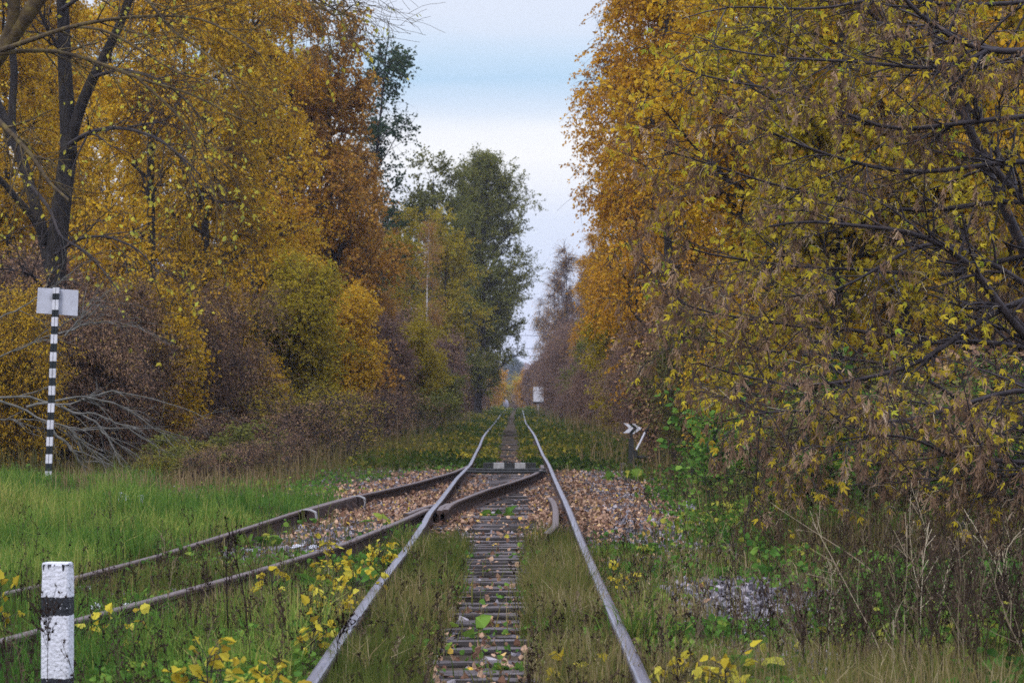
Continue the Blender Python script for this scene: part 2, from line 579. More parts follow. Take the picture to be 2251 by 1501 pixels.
def vnoise(x, y, s, seed=0):
    """cheap smooth value noise"""
    x = np.asarray(x, float) * s + seed * 17.3
    y = np.asarray(y, float) * s + seed * 7.7
    xi, yi = np.floor(x), np.floor(y)
    fx, fy = x - xi, y - yi
    fx, fy = fx * fx * (3 - 2 * fx), fy * fy * (3 - 2 * fy)

    def h(a, b):
        v = np.sin(a * 127.1 + b * 311.7 + seed * 13.7) * 43758.5453
        return v - np.floor(v)
    return (h(xi, yi) * (1 - fx) + h(xi + 1, yi) * fx) * (1 - fy) + (h(xi, yi + 1) * (1 - fx) + h(xi + 1, yi + 1) * fx) * fy


def div_x(y):
    return np.interp(y, divr[:, 1], (divl_at(y) + divr[:, 0].take(np.searchsorted(divr[:, 1], 1))) / 2) if False else None


_o = np.argsort(divl[:, 1]); DLY, DLX, DLZ = divl[_o, 1], divl[_o, 0], divl[_o, 2]
_o = np.argsort(divr[:, 1]); DRY, DRX, DRZ = divr[_o, 1], divr[_o, 0], divr[_o, 2]
SL_TOP = -0.185                    # sleeper top relative to the rail top


def ground_z(x, y):
    x = np.asarray(x, float)
    y = np.asarray(y, float)
    zt = rail_z(np.clip(y, 4, 343)) + SL_TOP - .03
    u = x - track_x(np.clip(y, 4, 343))
    zl = np.interp(y, DLY, DLZ, left=DLZ[0], right=DLZ[-1]) + SL_TOP - .03
    near = smoothstep(62, 45, y)
    w = smoothstep(-1.3, -3.0, u) * near
    z = zt * (1 - w) + zl * w
    au = np.abs(u)
    z = z + .05 * smoothstep(.30, .50, au + (vnoise(x, y, 2.2, 7) - .5) * .25) * (.3 + .45 * smoothstep(.9, 1.15, au))
    rough = smoothstep(1.0, 2.2, np.abs(u))
    z = z + rough * ((vnoise(x, y, .9, 1) - .5) * .10 + (vnoise(x, y, .25, 2) - .5) * .18 * smoothstep(2, 6, np.abs(u)))
    # beyond the crest the land falls away, then a wooded ridge
    z = z - 11 * smoothstep(345, 620, y) + 20 * smoothstep(900, 1600, y)
    return z


def make_ground():
    xs = np.concatenate([-np.geomspace(900, 14, 26), np.arange(-13, 13.01, .33), np.geomspace(14, 900, 26)])
    ys = np.concatenate([np.arange(-14, 80, .4), np.arange(80, 360, 2.5), np.geomspace(362, 3200, 60)])
    X, Y = np.meshgrid(xs, ys)
    Z = ground_z(X, Y)
    V = np.stack([X, Y, Z], -1).reshape(-1, 3)
    nx, ny = len(xs), len(ys)
    i, j = np.meshgrid(np.arange(nx - 1), np.arange(ny - 1))
    a = (j * nx + i).ravel()
    g = Geo()
    g.add(V, np.stack([a, a + 1, a + nx + 1, a + nx], 1))
    m, N, L, out = new_mat("earth_and_leaf_mould")
    tcn = N.new("ShaderNodeTexCoord")
    n1 = N.new("ShaderNodeTexNoise"); n1.inputs["Scale"].default_value = 1.1; n1.inputs["Detail"].default_value = 8
    n2 = N.new("ShaderNodeTexNoise"); n2.inputs["Scale"].default_value = 22; n2.inputs["Detail"].default_value = 6
    for n in (n1, n2):
        L.new(tcn.outputs["Object"], n.inputs["Vector"])
    r1 = N.new("ShaderNodeValToRGB"); set_ramp(r1, [(.3, (.035, .035, .018)), (.5, (.075, .058, .040)), (.7, (.06, .075, .025))])
    r2 = N.new("ShaderNodeValToRGB"); set_ramp(r2, [(.3, (.03, .022, .02)), (.55, (.10, .075, .06)), (.75, (.18, .13, .095))])
    L.new(n1.outputs["Fac"], r1.inputs[0]); L.new(n2.outputs["Fac"], r2.inputs[0])
    mxx = N.new("ShaderNodeMix"); mxx.data_type = 'RGBA'; mxx.inputs[0].default_value = .5
    L.new(r1.outputs[0], mxx.inputs[6]); L.new(r2.outputs[0], mxx.inputs[7])
    d = N.new("ShaderNodeBsdfDiffuse"); L.new(mxx.outputs[2], d.inputs[0])
    bp = N.new("ShaderNodeBump"); bp.inputs["Distance"].default_value = .04; bp.inputs["Strength"].default_value = .8
    L.new(n2.outputs["Fac"], bp.inputs["Height"]); L.new(bp.outputs[0], d.inputs["Normal"])
    L.new(d.outputs[0], out.inputs[0])
    return tag(g.obj("ground", m, smooth=True), kind="structure")


make_ground()

# ------------------------------------------------------------------ rails
PROF = [(-.075, 0), (-.075, .014), (-.012, .034), (-.010, .132), (-.036, .146), (-.0375, .170), (-.031, .179), (-.018, .1815),
        (.018, .1815), (.031, .179), (.0375, .170), (.036, .146), (.010, .132), (.012, .034), (.075, .014), (.075, 0)]
HEADF = {5, 6, 7, 8, 9}


def rail_geo(P, mirror=1, g=None, head=True):
    """sweep the rail profile along rail-top points"""
    g = g or Geo()
    P = np.asarray(P, float)
    T = np.gradient(P, axis=0)
    T[:, 2] = 0
    T = unit(T)
    Rt = np.stack([T[:, 1], -T[:, 0], np.zeros(len(T))], 1)
    pr = np.array(PROF)
    V = P[:, None] + Rt[:, None] * pr[None, :, 0:1] + np.array([0, 0, 1.0]) * (pr[None, :, 1:2] - .1815)
    n, k = len(P), len(pr)
    i, j = np.meshgrid(np.arange(n - 1), np.arange(k), indexing='ij')
    j2 = (j + 1) % k
    q = np.stack([i * k + j, i * k + j2, (i + 1) * k + j2, (i + 1) * k + j], -1).reshape(-1, 4)
    mat = np.isin(j.ravel(), list(HEADF)).astype(int) if head else 0
    off = g.n
    g.add(V.reshape(-1, 3), q, mat)
    for e in (0, n - 1):
        idx = np.arange(k) + off + e * k
        if e == 0:
            idx = idx[::-1]
        g.L.append(idx); g.C.append(np.array([k], np.int32)); g.M.append(np.array([0], np.int32)); g.T.append(np.array([.5], np.float32))
    return g


sel = TD <= 338
wob = np.random.default_rng(4)
PL = np.stack([TXL[sel], TD[sel], TZ[sel]], 1)
PR = np.stack([TXR[sel], TD[sel], TZ[sel]], 1)


def fishplates(parent, P, rows):
    """joint bars on both sides of the web"""
    for d in rows:
        i = int(np.argmin(np.abs(P[:, 1] - d)))
        t = P[i + 1] - P[i - 1]
        a = math.atan2(t[1], t[0]) - math.pi / 2
        g = Geo()
        for sx in (-1, 1):
            c = P[i] + np.array([math.cos(a), math.sin(a), 0]) * sx * .024 + np.array([0, 0, -.098])
            g.box(c, (.026, .8, .085), a)
            for b in (-.32, -.19, -.06, .06, .19, .32):
                g.box(c + np.array([math.cos(a) * sx * .02 - math.sin(a) * b, math.sin(a) * sx * .02 + math.cos(a) * b, 0]), (.03, .035, .035), a)
        g.obj("joint_bar", M['rust'], parent)


r = rail_geo(PL).obj("rail", [M['rust'], M['steel']], smooth=False)
tag(r, "polished left rail of the main track running to the vanishing point", "rail", "rails of the main track")
fishplates(r, PL, (22.6, 47.5))
r = rail_geo(PR).obj("rail", [M['rust'], M['steel']])
tag(r, "polished right rail of the main track running to the vanishing point", "rail", "rails of the main track")
fishplates(r, PR, (14.3, 27.3))
r = rail_geo(divl).obj("rail", [M['rust'], M['rusthead']])
tag(r, "brown outer rail of the side track curving off to the left edge", "rail", "rails of the side track")
r = rail_geo(divr).obj("rail", [M['rust'], M['rusthead']])
tag(r, "brown inner rail of the side track between the crossing and the white post", "rail", "rails of the side track")

# closing rail and switch blade from the crossing to its bent tip beside the right rail
bl = resample(rail_pts([(979, 1118), (987, 1109), (1000, 1101), (1040, 1085.5), (1068, 1075), (1104, 1064), (1140, 1053), (1170, 1042), (1188, 1033), (1193.5, 1026), (1191, 1021)]), .25, 5)
bl[:, 2] -= .006
g = rail_geo(bl)
blade = g.obj("switch_rail", [M['rust'], M['rusthead']])
tag(blade, "brown switch blade crossing between the main rails with its bent tip", "rail")
wing = rail_pts([(966, 1119), (972, 1110), (985, 1103.5)])
wing[:, 2] -= .012
rail_geo(resample(wing, .2, 1)).obj("wing_rail", [M['rust'], M['rusthead']], blade)
# crossing nose block where the inner side rail meets the main left rail
cr = rail_pts([(893, 1126.5), (912, 1119), (935, 1111), (963, 1104)])
cr[:, 2] -= .010
g = rail_geo(resample(cr, .25, 1))
o = g.obj("crossing_wing_rail", [M['rust'], M['rusthead']])
tag(o, "short bent wing rail lying against the left rail at the crossing", "wing rail")

# check rails
ck = rail_pts([(1222, 1168), (1221, 1150), (1222, 1130), (1221, 1112), (1217, 1100), (1209, 1090)])
ck[0, 0] -= .10
ck[:, 2] -= .015
g = rail_geo(resample(ck, .25, 5))
gr_ = g.obj("check_rail", [M['rust'], M['rusthead']])
tag(gr_, "short rusty check rail with a flared end inside the main right rail", "check rail", "check rails of the turnout")


def on_div(px):
    """point of the outer side rail at photo column px, and its heading"""
    cols = 1135 + divl[:, 0] * F / divl[:, 1]
    i = int(np.argmin(np.abs(cols - px)))
    i = min(max(i, 1), len(divl) - 2)
    t = unit(divl[i + 1] - divl[i - 1])
    return divl[i], math.atan2(t[1], t[0]) - math.pi / 2, t


seg = [on_div(p)[0] for p in np.linspace(655, 772, 24)]
seg = np.array(seg)
t = unit(seg[-1] - seg[0])
nrm = np.array([t[1], -t[0], 0])
sg = seg + nrm * .085
sg[:, 2] += .012
g = rail_geo(sg)
pf = sg + nrm * .04
for k in range(len(pf) - 1):
    c = (pf[k] + pf[k + 1]) / 2 - np.array([0, 0, .085])
    g.box(c, (.02, np.linalg.norm(pf[k + 1] - pf[k]) + .002, .13), math.atan2(t[1], t[0]) - math.pi / 2)
ckl = g.obj("check_rail", [M['rust'], M['rusthead']])
tag(ckl, "deep rusty check rail with chocks beside the outer side rail", "check rail", "check rails of the turnout")
a0 = math.atan2(t[1], t[0]) - math.pi / 2
for fr in (.28, .40, .66, .79):
    p = seg[0] + (seg[-1] - seg[0]) * fr + nrm * .20
    g = Geo()
    # a triangular chock: tall at the rail, low in front
    h = .15
    b = p + np.array([0, 0, -.185])
    e1, e2 = t * .022, nrm
    v = []
    for s in (-1, 1):
        v += [b + e1 * s - e2 * .05, b + e1 * s + e2 * .13, b + e1 * s - e2 * .05 + np.array([0, 0, h])]
    g.add(np.array(v), [[0, 1, 4, 3], [1, 2, 5, 4], [2, 0, 3, 5]])
    g.add(np.array(v), [[2, 1, 0], [3, 4, 5]])
    g.obj("chock", M['rust'], ckl)
for i, px in enumerate((655, 764)):
    p, a, tt = on_div(px)
    nn = np.array([tt[1], -tt[0], 0])
    rr = empty("rail_clamp", p + nn * .1 + np.array([0, 0, -.19]))
    prof = [(-.06, .20), (.05, .20), (.115, .17), (.125, .10), (.10, .04), (.12, .0)]
    g = Geo()
    P = np.array([[nn[0] * u, nn[1] * u, z + .004] for u, z in prof])
    wv = tt * .05
    V = np.concatenate([P - wv, P + wv, P - wv + nn * .012 + [0, 0, .008], P + wv + nn * .012 + [0, 0, .008]])
    n = len(P)
    q = []
    for k in range(n - 1):
        q += [[2 * n + k, 2 * n + k + 1, 3 * n + k + 1, 3 * n + k], [k, n + k, n + k + 1, k + 1], [k, k + 1, 2 * n + k + 1, 2 * n + k], [n + k, 3 * n + k, 3 * n + k + 1, n + k + 1]]
    g.add(V, q)
    g.obj("strap", M['clamp'], rr)
    g = Geo()
    g.box(nn * .13 + np.array([0, 0, .012]), (.13, .16, .024), a)
    g.obj("foot", M['clamp'], rr)
    tag(rr, ["pale painted clamp on the side rail nearer the white post", "pale painted clamp on the side rail nearer the switch"][i], "rail clamp", "pale clamps on the side rail")


# ------------------------------------------------------------------ sleepers
def sleeper_mesh(L_, seed):
    rg = np.random.default_rng(seed)
    nx = 14
    g = Geo()
    xs = np.linspace(-L_ / 2, L_ / 2, nx)
    ring = np.array([(-.11, -.14), (-.112, -.02), (-.098, .0), (-.04, .004), (.045, .002), (.098, -.002), (.112, -.02), (.11, -.14)])
    V = []
    for x in xs:
        j = rg.normal(0, .006, ring.shape)
        V.append(np.stack([np.full(len(ring), x) + rg.normal(0, .012 if abs(x) > L_ / 2 - .05 else .003, len(ring)), ring[:, 0] + j[:, 0], ring[:, 1] + j[:, 1]], 1))
    V = np.concatenate(V)
    k = len(ring)
    q = []
    for i in range(nx - 1):
        for j in range(k - 1):
            q.append([i * k + j, i * k + j + 1, (i + 1) * k + j + 1, (i + 1) * k + j])
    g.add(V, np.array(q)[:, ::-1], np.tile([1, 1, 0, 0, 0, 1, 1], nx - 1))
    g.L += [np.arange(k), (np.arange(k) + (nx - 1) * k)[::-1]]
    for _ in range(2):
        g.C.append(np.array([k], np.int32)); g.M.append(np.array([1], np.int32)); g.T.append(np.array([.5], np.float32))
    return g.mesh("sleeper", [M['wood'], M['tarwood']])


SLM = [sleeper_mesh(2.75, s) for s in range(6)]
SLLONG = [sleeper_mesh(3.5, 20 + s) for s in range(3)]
rs = np.random.default_rng(5)


def add_sleeper(me, x, y, rz, label, group):
    o = bpy.data.objects.new("sleeper", me)
    COL.objects.link(o)
    o.location = (x, y, float(rail_z(y)) + SL_TOP + rs.normal(0, .006))
    o.rotation_euler = (rs.normal(0, .01), rs.normal(0, .005), rz + rs.normal(0, .012))
    tag(o, label, "sleeper", group)
    return o


near_rows = [1495, 1483, 1458, 1431, 1415, 1403, 1387, 1370, 1355, 1339, 1328, 1318, 1304, 1294, 1281]
near_lab = ["nearest grey split sleeper at the bottom edge of the track", "second grey sleeper, laid close against the nearest one",
            "third sleeper with green moss along its front edge"]
yl = 0
for i, py in enumerate(near_rows):
    d = 1.58 * F / (py - 862)
    yl = d
    add_sleeper(SLM[i % 6], track_x(d) + rs.normal(0, .04), d, 0,
                near_lab[i] if i < 3 else "weathered grey sleeper in the weedy stretch before the crossing", "sleepers of the main track")
y = yl + .55
while y < 31:
    add_sleeper(SLM[rs.integers(6)], track_x(y) + rs.normal(0, .04), y, 0, "weathered grey sleeper in the weedy stretch before the crossing", "sleepers of the main track")
    y += .52 + rs.normal(0, .02)
while y < 59:
    add_sleeper(SLLONG[rs.integers(3)] if y < 47 else SLM[rs.integers(6)], track_x(y) + (-.35 if y < 47 else 0) + rs.normal(0, .04), y, 0,
                "dark bare sleeper under the turnout among fallen leaves", "sleepers under the turnout")
    y += .5 + rs.normal(0, .015)
for y in (70, 74.5, 76, 82, 88, 97, 108, 112, 121, 130):
    add_sleeper(SLM[rs.integers(6)], track_x(y), y, 0, "pale sleeper half buried on the far track past the striped beam", "sleepers on the far track")
# side track sleepers that show between its rails
for y in (22.3, 23.6, 25.9, 27.2, 30.0):
    xm = (np.interp(y, DLY, DLX) + np.interp(y, DRY, DRX)) / 2
    o = add_sleeper(SLM[rs.integers(6)], xm, y, .11, "dark sleeper half hidden in herbs under the side track", "sleepers of the side track")
    o.location.z = float((np.interp(y, DLY, DLZ) + np.interp(y, DRY, DRZ)) / 2) + SL_TOP

# ------------------------------------------------------------------ switch furniture
ys_ = 59.6
zt_ = float(rail_z(ys_))
bm_ = empty("striped_beam", (float(track_x(ys_)), ys_, zt_ - .19))
for i in range(5):
    g = Geo()
    g.box((-.43 + i * .215, 0, .145), (.214, .20, .15), mat=0)
    g.obj("band", M['iron'] if i % 2 == 0 else M['clamp'], bm_)
g = Geo(); g.box((0, 0, .035), (1.12, .24, .07))
g.obj("base_board", M['iron'], bm_)
tag(bm_, "low beam with black and grey bands lying across the track behind the switch", "beam")
for k, (py, r_) in enumerate(((1030.5, .022), (1036, .026))):
    d = float(dofy(py))
    zz = ZC - (py - 862) * d / F
    g = Geo()
    x0, x1 = float(np.interp(d, TD, TXL)) + .06, float(np.interp(d, TD, TXR)) - .10
    g.tubes(np.array([[x0, d, zz], [x0 + .3, d, zz - .01], [x1 - .3, d, zz - .01], [x1, d, zz]]), r_, 8)
    tag(g.obj("stretcher_bar", M['iron']), ["black stretcher bar directly in front of the striped beam", "black stretcher bar nearer the leaf covered sleepers"][k], "rod", "rods between the switch blades")

# switch stand with its arrow target
D_SW = 61.5
sw = empty("switch_stand", P3(1388, 1026, D_SW))
swo = np.array(sw.location)


def q(px, py, dd=0):
    return P3(px, py, D_SW + dd) - swo


gz0 = float(ground_z(swo[0], swo[1])) - swo[2]
g = Geo()
w = F / D_SW
top, bot = q(1388.5, 963), q(1387, 1026)
g.box(((top + bot) / 2) + [0, 0, -.02], (.15, .16, top[2] - bot[2] + .04), taper=.62)
g.box(q(1388, 961), (.055, .055, .16))
g.box(q(1396, 998), (.10, .14, .14))
g.obj("body", M['iron'], sw)
for (nm, pts, mt) in (
    ("chevron", [(330, 315), (430, 325), (560, 440), (455, 550), (320, 550), (460, 440)], 'white'),
    ("chevron", [(430, 325), (535, 335), (650, 445), (535, 565), (455, 550), (560, 440)], 'black'),
    ("chevron", [(535, 335), (590, 330), (755, 445), (575, 570), (535, 565), (650, 445)], 'white')):
    p = np.array([q(1340 + x / 10.72, 900 + y / 10.72) for x, y in pts])
    v = np.concatenate([p + [0, -.012, 0], p + [0, .012, 0]])
    g = Geo()
    g.add(v, [[0, 1, 2, 5], [5, 2, 3, 4], [8, 7, 6, 11], [9, 8, 11, 10]])
    g.add(v, [[i, i + 6, (i + 1) % 6 + 6, (i + 1) % 6] for i in range(6)])
    g.obj(nm, M[mt], sw)
lv = empty("x", (0, 0, 0))
bpy.data.objects.remove(lv)
g = Geo(); g.tubes(np.array([q(1399, 988, -.1), q(1409, 969, -.1), q(1418, 950, -.1)]), .022, 8)
lever = g.obj("lever", M['white'], sw)
g = Geo(); g.tubes(np.array([q(1418, 950, -.1), q(1422, 944, -.1), q(1427, 937, -.1)]), .02, 8)
g.obj("grip", M['black'], lever)
g = Geo()
a, b = q(1400, 1004), q(1436, 1006)
g.tubes(np.array([a, (a + b) / 2, b]), .035, 8)
g.obj("throw_bar", M['iron'], sw)
g = Geo()
g.box(q(1443, 1005), (.17, .16, .15), taper=.85)
g.box(q(1443, 996), (.11, .1, .05))
g.obj("counterweight", M['rust'], sw)
g = Geo()
g.box((.02, .0, (gz0 + .06)), (.62, .30, .12), .05)
g.box((-.18, -.1, gz0 + .14), (.12, .12, .06))
g.obj("bed_timber", M['wood'], sw)
tag(sw, "black switch stand with white and black chevron arrow and white lever", "switch stand")

# striped sign post, left
D_SG = 50.3
base = P3(106, 1064, D_SG)
sg_ = empty("sign_post", base)
stripes = [632, 645, 659, 681, 697, 717, 735, 755, 774, 794, 810, 830, 848, 868, 886, 906, 923, 943, 960, 980, 998, 1018, 1035, 1055, 1075]
g = Geo()
for i in range(len(stripes) - 1):
    z0 = (1064 - stripes[i + 1]) * D_SG / F
    z1 = (1064 - stripes[i]) * D_SG / F
    xm = (123 - 106) * D_SG / F
    for sx in (-1, 1):
        l = []
        for z in (z0, z1):
            cx = xm * z / 3.37 + sx * .0285
            l += [(cx - .024, -.04, z), (cx + .024, -.04, z), (cx + .024, .04, z), (cx - .024, .04, z)]
        g.add(np.array(l), [[3, 2, 1, 0], [4, 5, 6, 7], [0, 1, 5, 4], [1, 2, 6, 5], [2, 3, 7, 6], [3, 0, 4, 7]], i % 2)
    l = []
    for z in (z0, z1):
        cx = xm * z / 3.37
        l += [(cx - .0045, -.03, z), (cx + .0045, -.03, z), (cx + .0045, .03, z), (cx - .0045, .03, z)]
    g.add(np.array(l), [[0, 1, 5, 4], [1, 2, 6, 5], [2, 3, 7, 6], [3, 0, 4, 7]], 1)
g.obj("post", [M['white'], M['black']], sg_)
c = [P3(px, py, D_SG + .07) - base for px, py in ((83, 632), (172, 638), (170, 694.5), (79.5, 688))]
v = np.array([p + [0, s, 0] for s in (-.012, .012) for p in c])
g = Geo()
g.add(v, [[3, 2, 1, 0], [4, 5, 6, 7], [0, 1, 5, 4], [1, 2, 6, 5], [2, 3, 7, 6], [3, 0, 4, 7]])
g.obj("board", M['signwhite'], sg_)
tag(sg_, "tall black and white striped post carrying a blank pale board in the grass", "sign post")

# fouling-point marker post, near left
D_FP = 14.3
pb = P3(128, 1596, D_FP)
fp = empty("marker_post", pb, RAD(-5.5))
g = Geo()
hh = .800
wx, wy = .133, .115
ring0 = np.array([(-wx / 2, -wy / 2), (wx / 2, -wy / 2), (wx / 2, wy / 2), (-wx / 2, wy / 2)])


def rring(w_, d_, b):
    out = []
    for (sx, sy) in ((-1, -1), (1, -1), (1, 1), (-1, 1)):
        for a_ in ((0, 1) if sx * sy > 0 else (1, 0)):
            out.append((sx * (w_ / 2 - (b if a_ == 1 else 0)), sy * (d_ / 2 - (0 if a_ == 1 else b))))
    p = np.array(out)
    ang = np.arctan2(p[:, 1], p[:, 0])
    return p[np.argsort(ang)]


lev = [(-.3, 1.08, .008), (.0, 1.06, .008), (.2, 1.045, .008), (.4, 1.03, .008), (.6, 1.015, .008), (.74, 1.0, .008), (hh - .012, .995, .009), (hh, .93, .012)]
V = []
for z, s, b in lev:
    r_ = rring(wx * s, wy * s, b)
    V.append(np.column_stack([r_, np.full(8, z)]))
V = np.concatenate(V)
V[:, :2] += np.random.default_rng(3).normal(0, .0012, (len(V), 2))
q8 = [[i * 8 + j, i * 8 + (j + 1) % 8, (i + 1) * 8 + (j + 1) % 8, (i + 1) * 8 + j] for i in range(len(lev) - 1) for j in range(8)]
g.add(V, q8)
g.L.append(np.arange(8) + (len(lev) - 1) * 8); g.C.append(np.array([8], np.int32)); g.M.append(np.array([0], np.int32)); g.T.append(np.array([.5], np.float32))
g.obj("shaft", M['post'], fp)
tag(fp, "short white concrete marker post with a black band in the near left corner", "post")

# far white board
D_FS = 205.0
fb = P3(1183, 930, D_FS)
fb[2] = float(ground_z(fb[0], D_FS))
ws = empty("trackside_board", fb)
g = Geo()
g.box(P3(1183.5, 866.5, D_FS) - fb, (.70, .05, 1.06), RAD(4))
g.obj("panel", M['white'], ws)
g = Geo()
g.box(P3(1183.5, 884, D_FS - .05) - fb, (.70, .06, .09), RAD(4))
g.obj("lower_edge", M['iron'], ws)
pz = P3(1183, 882, D_FS) - fb
g = Geo(); g.box((pz[0], .05, pz[2] / 2 - .05), (.10, .08, pz[2] + .1))
g.obj("post", M['clamp'], ws)
tag(ws, "small white board on a post beside the far end of the track", "sign")

# ================================================================== vegetation engine
def sprout(P, Rr, n, t0, t1, length, ang, K, trop=0.0, jit=.12, rr=.55, rmin=.004, tip=.25, side=None, rg=rng):
    """children growing from parent polylines P (N,K0,3); returns polylines and radii"""
    N, K0, _ = P.shape
    idx = np.repeat(np.arange(N), n)
    t = rg.uniform(t0, t1, len(idx))
    f = t * (K0 - 1)
    i0 = np.minimum(f.astype(int), K0 - 2)
    fr = (f - i0)[:, None]
    pos = P[idx, i0] * (1 - fr) + P[idx, i0 + 1] * fr
    tan = unit(P[idx, i0 + 1] - P[idx, i0])
    pr = Rr[idx, i0] * (1 - fr[:, 0]) + Rr[idx, i0 + 1] * fr[:, 0]
    rv = rg.normal(size=pos.shape)
    perp = unit(rv - (rv * tan).sum(1, keepdims=True) * tan)
    if side is not None:
        perp = unit(perp + np.array(side))
    a = rg.normal(ang[0], ang[1], len(idx))[:, None]
    dr = unit(np.cos(a) * tan + np.sin(a) * perp)
    L_ = length(t, idx) if callable(length) else length * rg.uniform(.6, 1.3, len(idx))
    st = (L_ / (K - 1))[:, None]
    out = np.empty((len(idx), K, 3))
    out[:, 0] = pos
    tr = trop if np.ndim(trop) else np.full(K, trop)
    for k in range(1, K):
        dr = dr + rg.normal(0, jit, dr.shape) + np.array([0, 0, 1.0]) * tr[k]
        dr = unit(dr)
        out[:, k] = out[:, k - 1] + dr * st
    r0 = np.maximum(np.minimum(pr * rr, L_ * .03 + rmin), rmin)
    Ro = r0[:, None] * np.linspace(1, tip, K)[None]
    return out, np.maximum(Ro, rmin * .5), L_


T_OVAL = (np.array([(0, 0, 0), (.33, .45, .10), (0, 1, 0), (-.33, .45, .10)]), np.array([[0, 1, 2, 3]]))
T_BROAD = (np.array([(0, 0, 0), (.42, .30, .12), (.30, .70, .10), (0, 1, -.05), (-.30, .70, .10), (-.42, .30, .12)]), np.array([[0, 1, 2, 3, 4, 5]]))
T_NARROW = (np.array([(0, 0, 0), (.13, .45, .03), (0, 1, 0), (-.13, .45, .03)]), np.array([[0, 1, 2, 3]]))
_mp = [(0, 0), (.16, .04), (.42, .02), (.34, .22), (.52, .42), (.30, .46), (.34, .66), (.16, .62), (0, 1.0), (-.16, .62), (-.34, .66), (-.30, .46), (-.52, .42), (-.34, .22), (-.42, .02), (-.16, .04)]
T_MAPLE = (np.array([(x, y, .25 * abs(x) - .12 * y * y) for x, y in _mp]), np.array([list(range(16))]))


def _compound():
    V, Fc = [], []
    for i, (a, o, s) in enumerate(((0, .42, .62), (.95, .38, .5), (-.95, .38, .5), (1.1, .12, .42), (-1.1, .12, .42))):
        base = np.array([0, o])
        ax = np.array([math.sin(a), math.cos(a)])
        bx = np.array([ax[1], -ax[0]])
        for (u, v) in ((0, 0), (.26, .35), (.16, .72), (0, 1), (-.16, .72), (-.26, .35)):
            p = base + ax * v * s + bx * u * s
            V.append((p[0], p[1], .10 * abs(u) - .18 * v * s * (1 if i else .6)))
        Fc.append([i * 6 + k for k in range(6)])
    return np.array(V), np.array(Fc)


T_COMP = _compound()


def _compound_narrow():
    V, Fc = [], []
    for i, (a, o, s) in enumerate(((0, .40, .60), (.7, .34, .48), (-.75, .36, .50))):
        base = np.array([0, o])
        ax = np.array([math.sin(a), math.cos(a)])
        bx = np.array([ax[1], -ax[0]])
        for (u, v) in ((0, 0), (.17, .3), (.13, .65), (0, 1), (-.14, .6), (-.16, .28)):
            p = base + ax * v * s + bx * u * s
            V.append((p[0], p[1], .12 * abs(u) - .30 * v * v * s * (1 if i else .7)))
        Fc.append([i * 6 + k for k in range(6)])
    return np.array(V), np.array(Fc)


T_COMP3 = _compound_narrow()


def _samara():
    V, Fc = [], []
    rg = np.random.default_rng(8)
    for i in range(9):
        y0 = i * .09 + rg.uniform(-.02, .02)
        a = rg.uniform(-.9, .9)
        s = .34
        ax = np.array([math.sin(a), math.cos(a) * .9, rg.uniform(-.4, .4)])
        ax /= np.linalg.norm(ax)
        bx = np.cross(ax, [0, 0, 1.0]); bx /= np.linalg.norm(bx)
        b = np.array([rg.uniform(-.08, .08), y0, rg.uniform(-.1, .1)])
        for u, v in ((-.05, 0), (.08, .3), (.13, .8), (-.04, 1.0), (-.09, .5)):
            V.append(b + ax * v * s + bx * u * s)
        Fc.append([i * 5 + k for k in range(5)])
    return np.array(V), np.array(Fc)


T_SAM = _samara()


def leaf_cloud(g, pos, size, tmpl, axis=None, hang=.5, tone=None, mat=0, rg=rng, axis_w=.8):
    """one leaf per position; axis: preferred leaf direction per leaf"""
    n = len(pos)
    tv, tf = tmpl
    a = rg.normal(size=(n, 3))
    if axis is not None:
        a = a + axis * axis_w * 2
    a[:, 2] -= hang * 1.6
    a = unit(a)
    nn = rg.normal(size=(n, 3)) + np.array([0, 0, .5])
    nn = unit(nn - (nn * a).sum(1, keepdims=True) * a)
    b = np.cross(a, nn)
    s = np.broadcast_to(size, (n,)) * rg.uniform(.7, 1.25, n)
    V = pos[:, None] + s[:, None, None] * (b[:, None] * tv[None, :, 0:1] + a[:, None] * tv[None, :, 1:2] + nn[:, None] * tv[None, :, 2:3])
    m, k = len(tv), tf.shape[1]
    q = (tf[None] + (np.arange(n) * m)[:, None, None]).reshape(-1, k)
    if tone is None:
        tone = rg.uniform(0, 1, n)
    g.add(V.reshape(-1, 3), q, mat, np.repeat(tone, len(tf)))


def along(P, n, t0=.1, t1=1.0, rg=rng):
    N, K, _ = P.shape
    idx = np.repeat(np.arange(N), n)
    f = rg.uniform(t0, t1, len(idx)) * (K - 1)
    i0 = np.minimum(f.astype(int), K - 2)
    fr = (f - i0)[:, None]
    pos = P[idx, i0] * (1 - fr) + P[idx, i0 + 1] * fr
    return pos, unit(P[idx, i0 + 1] - P[idx, i0]), idx


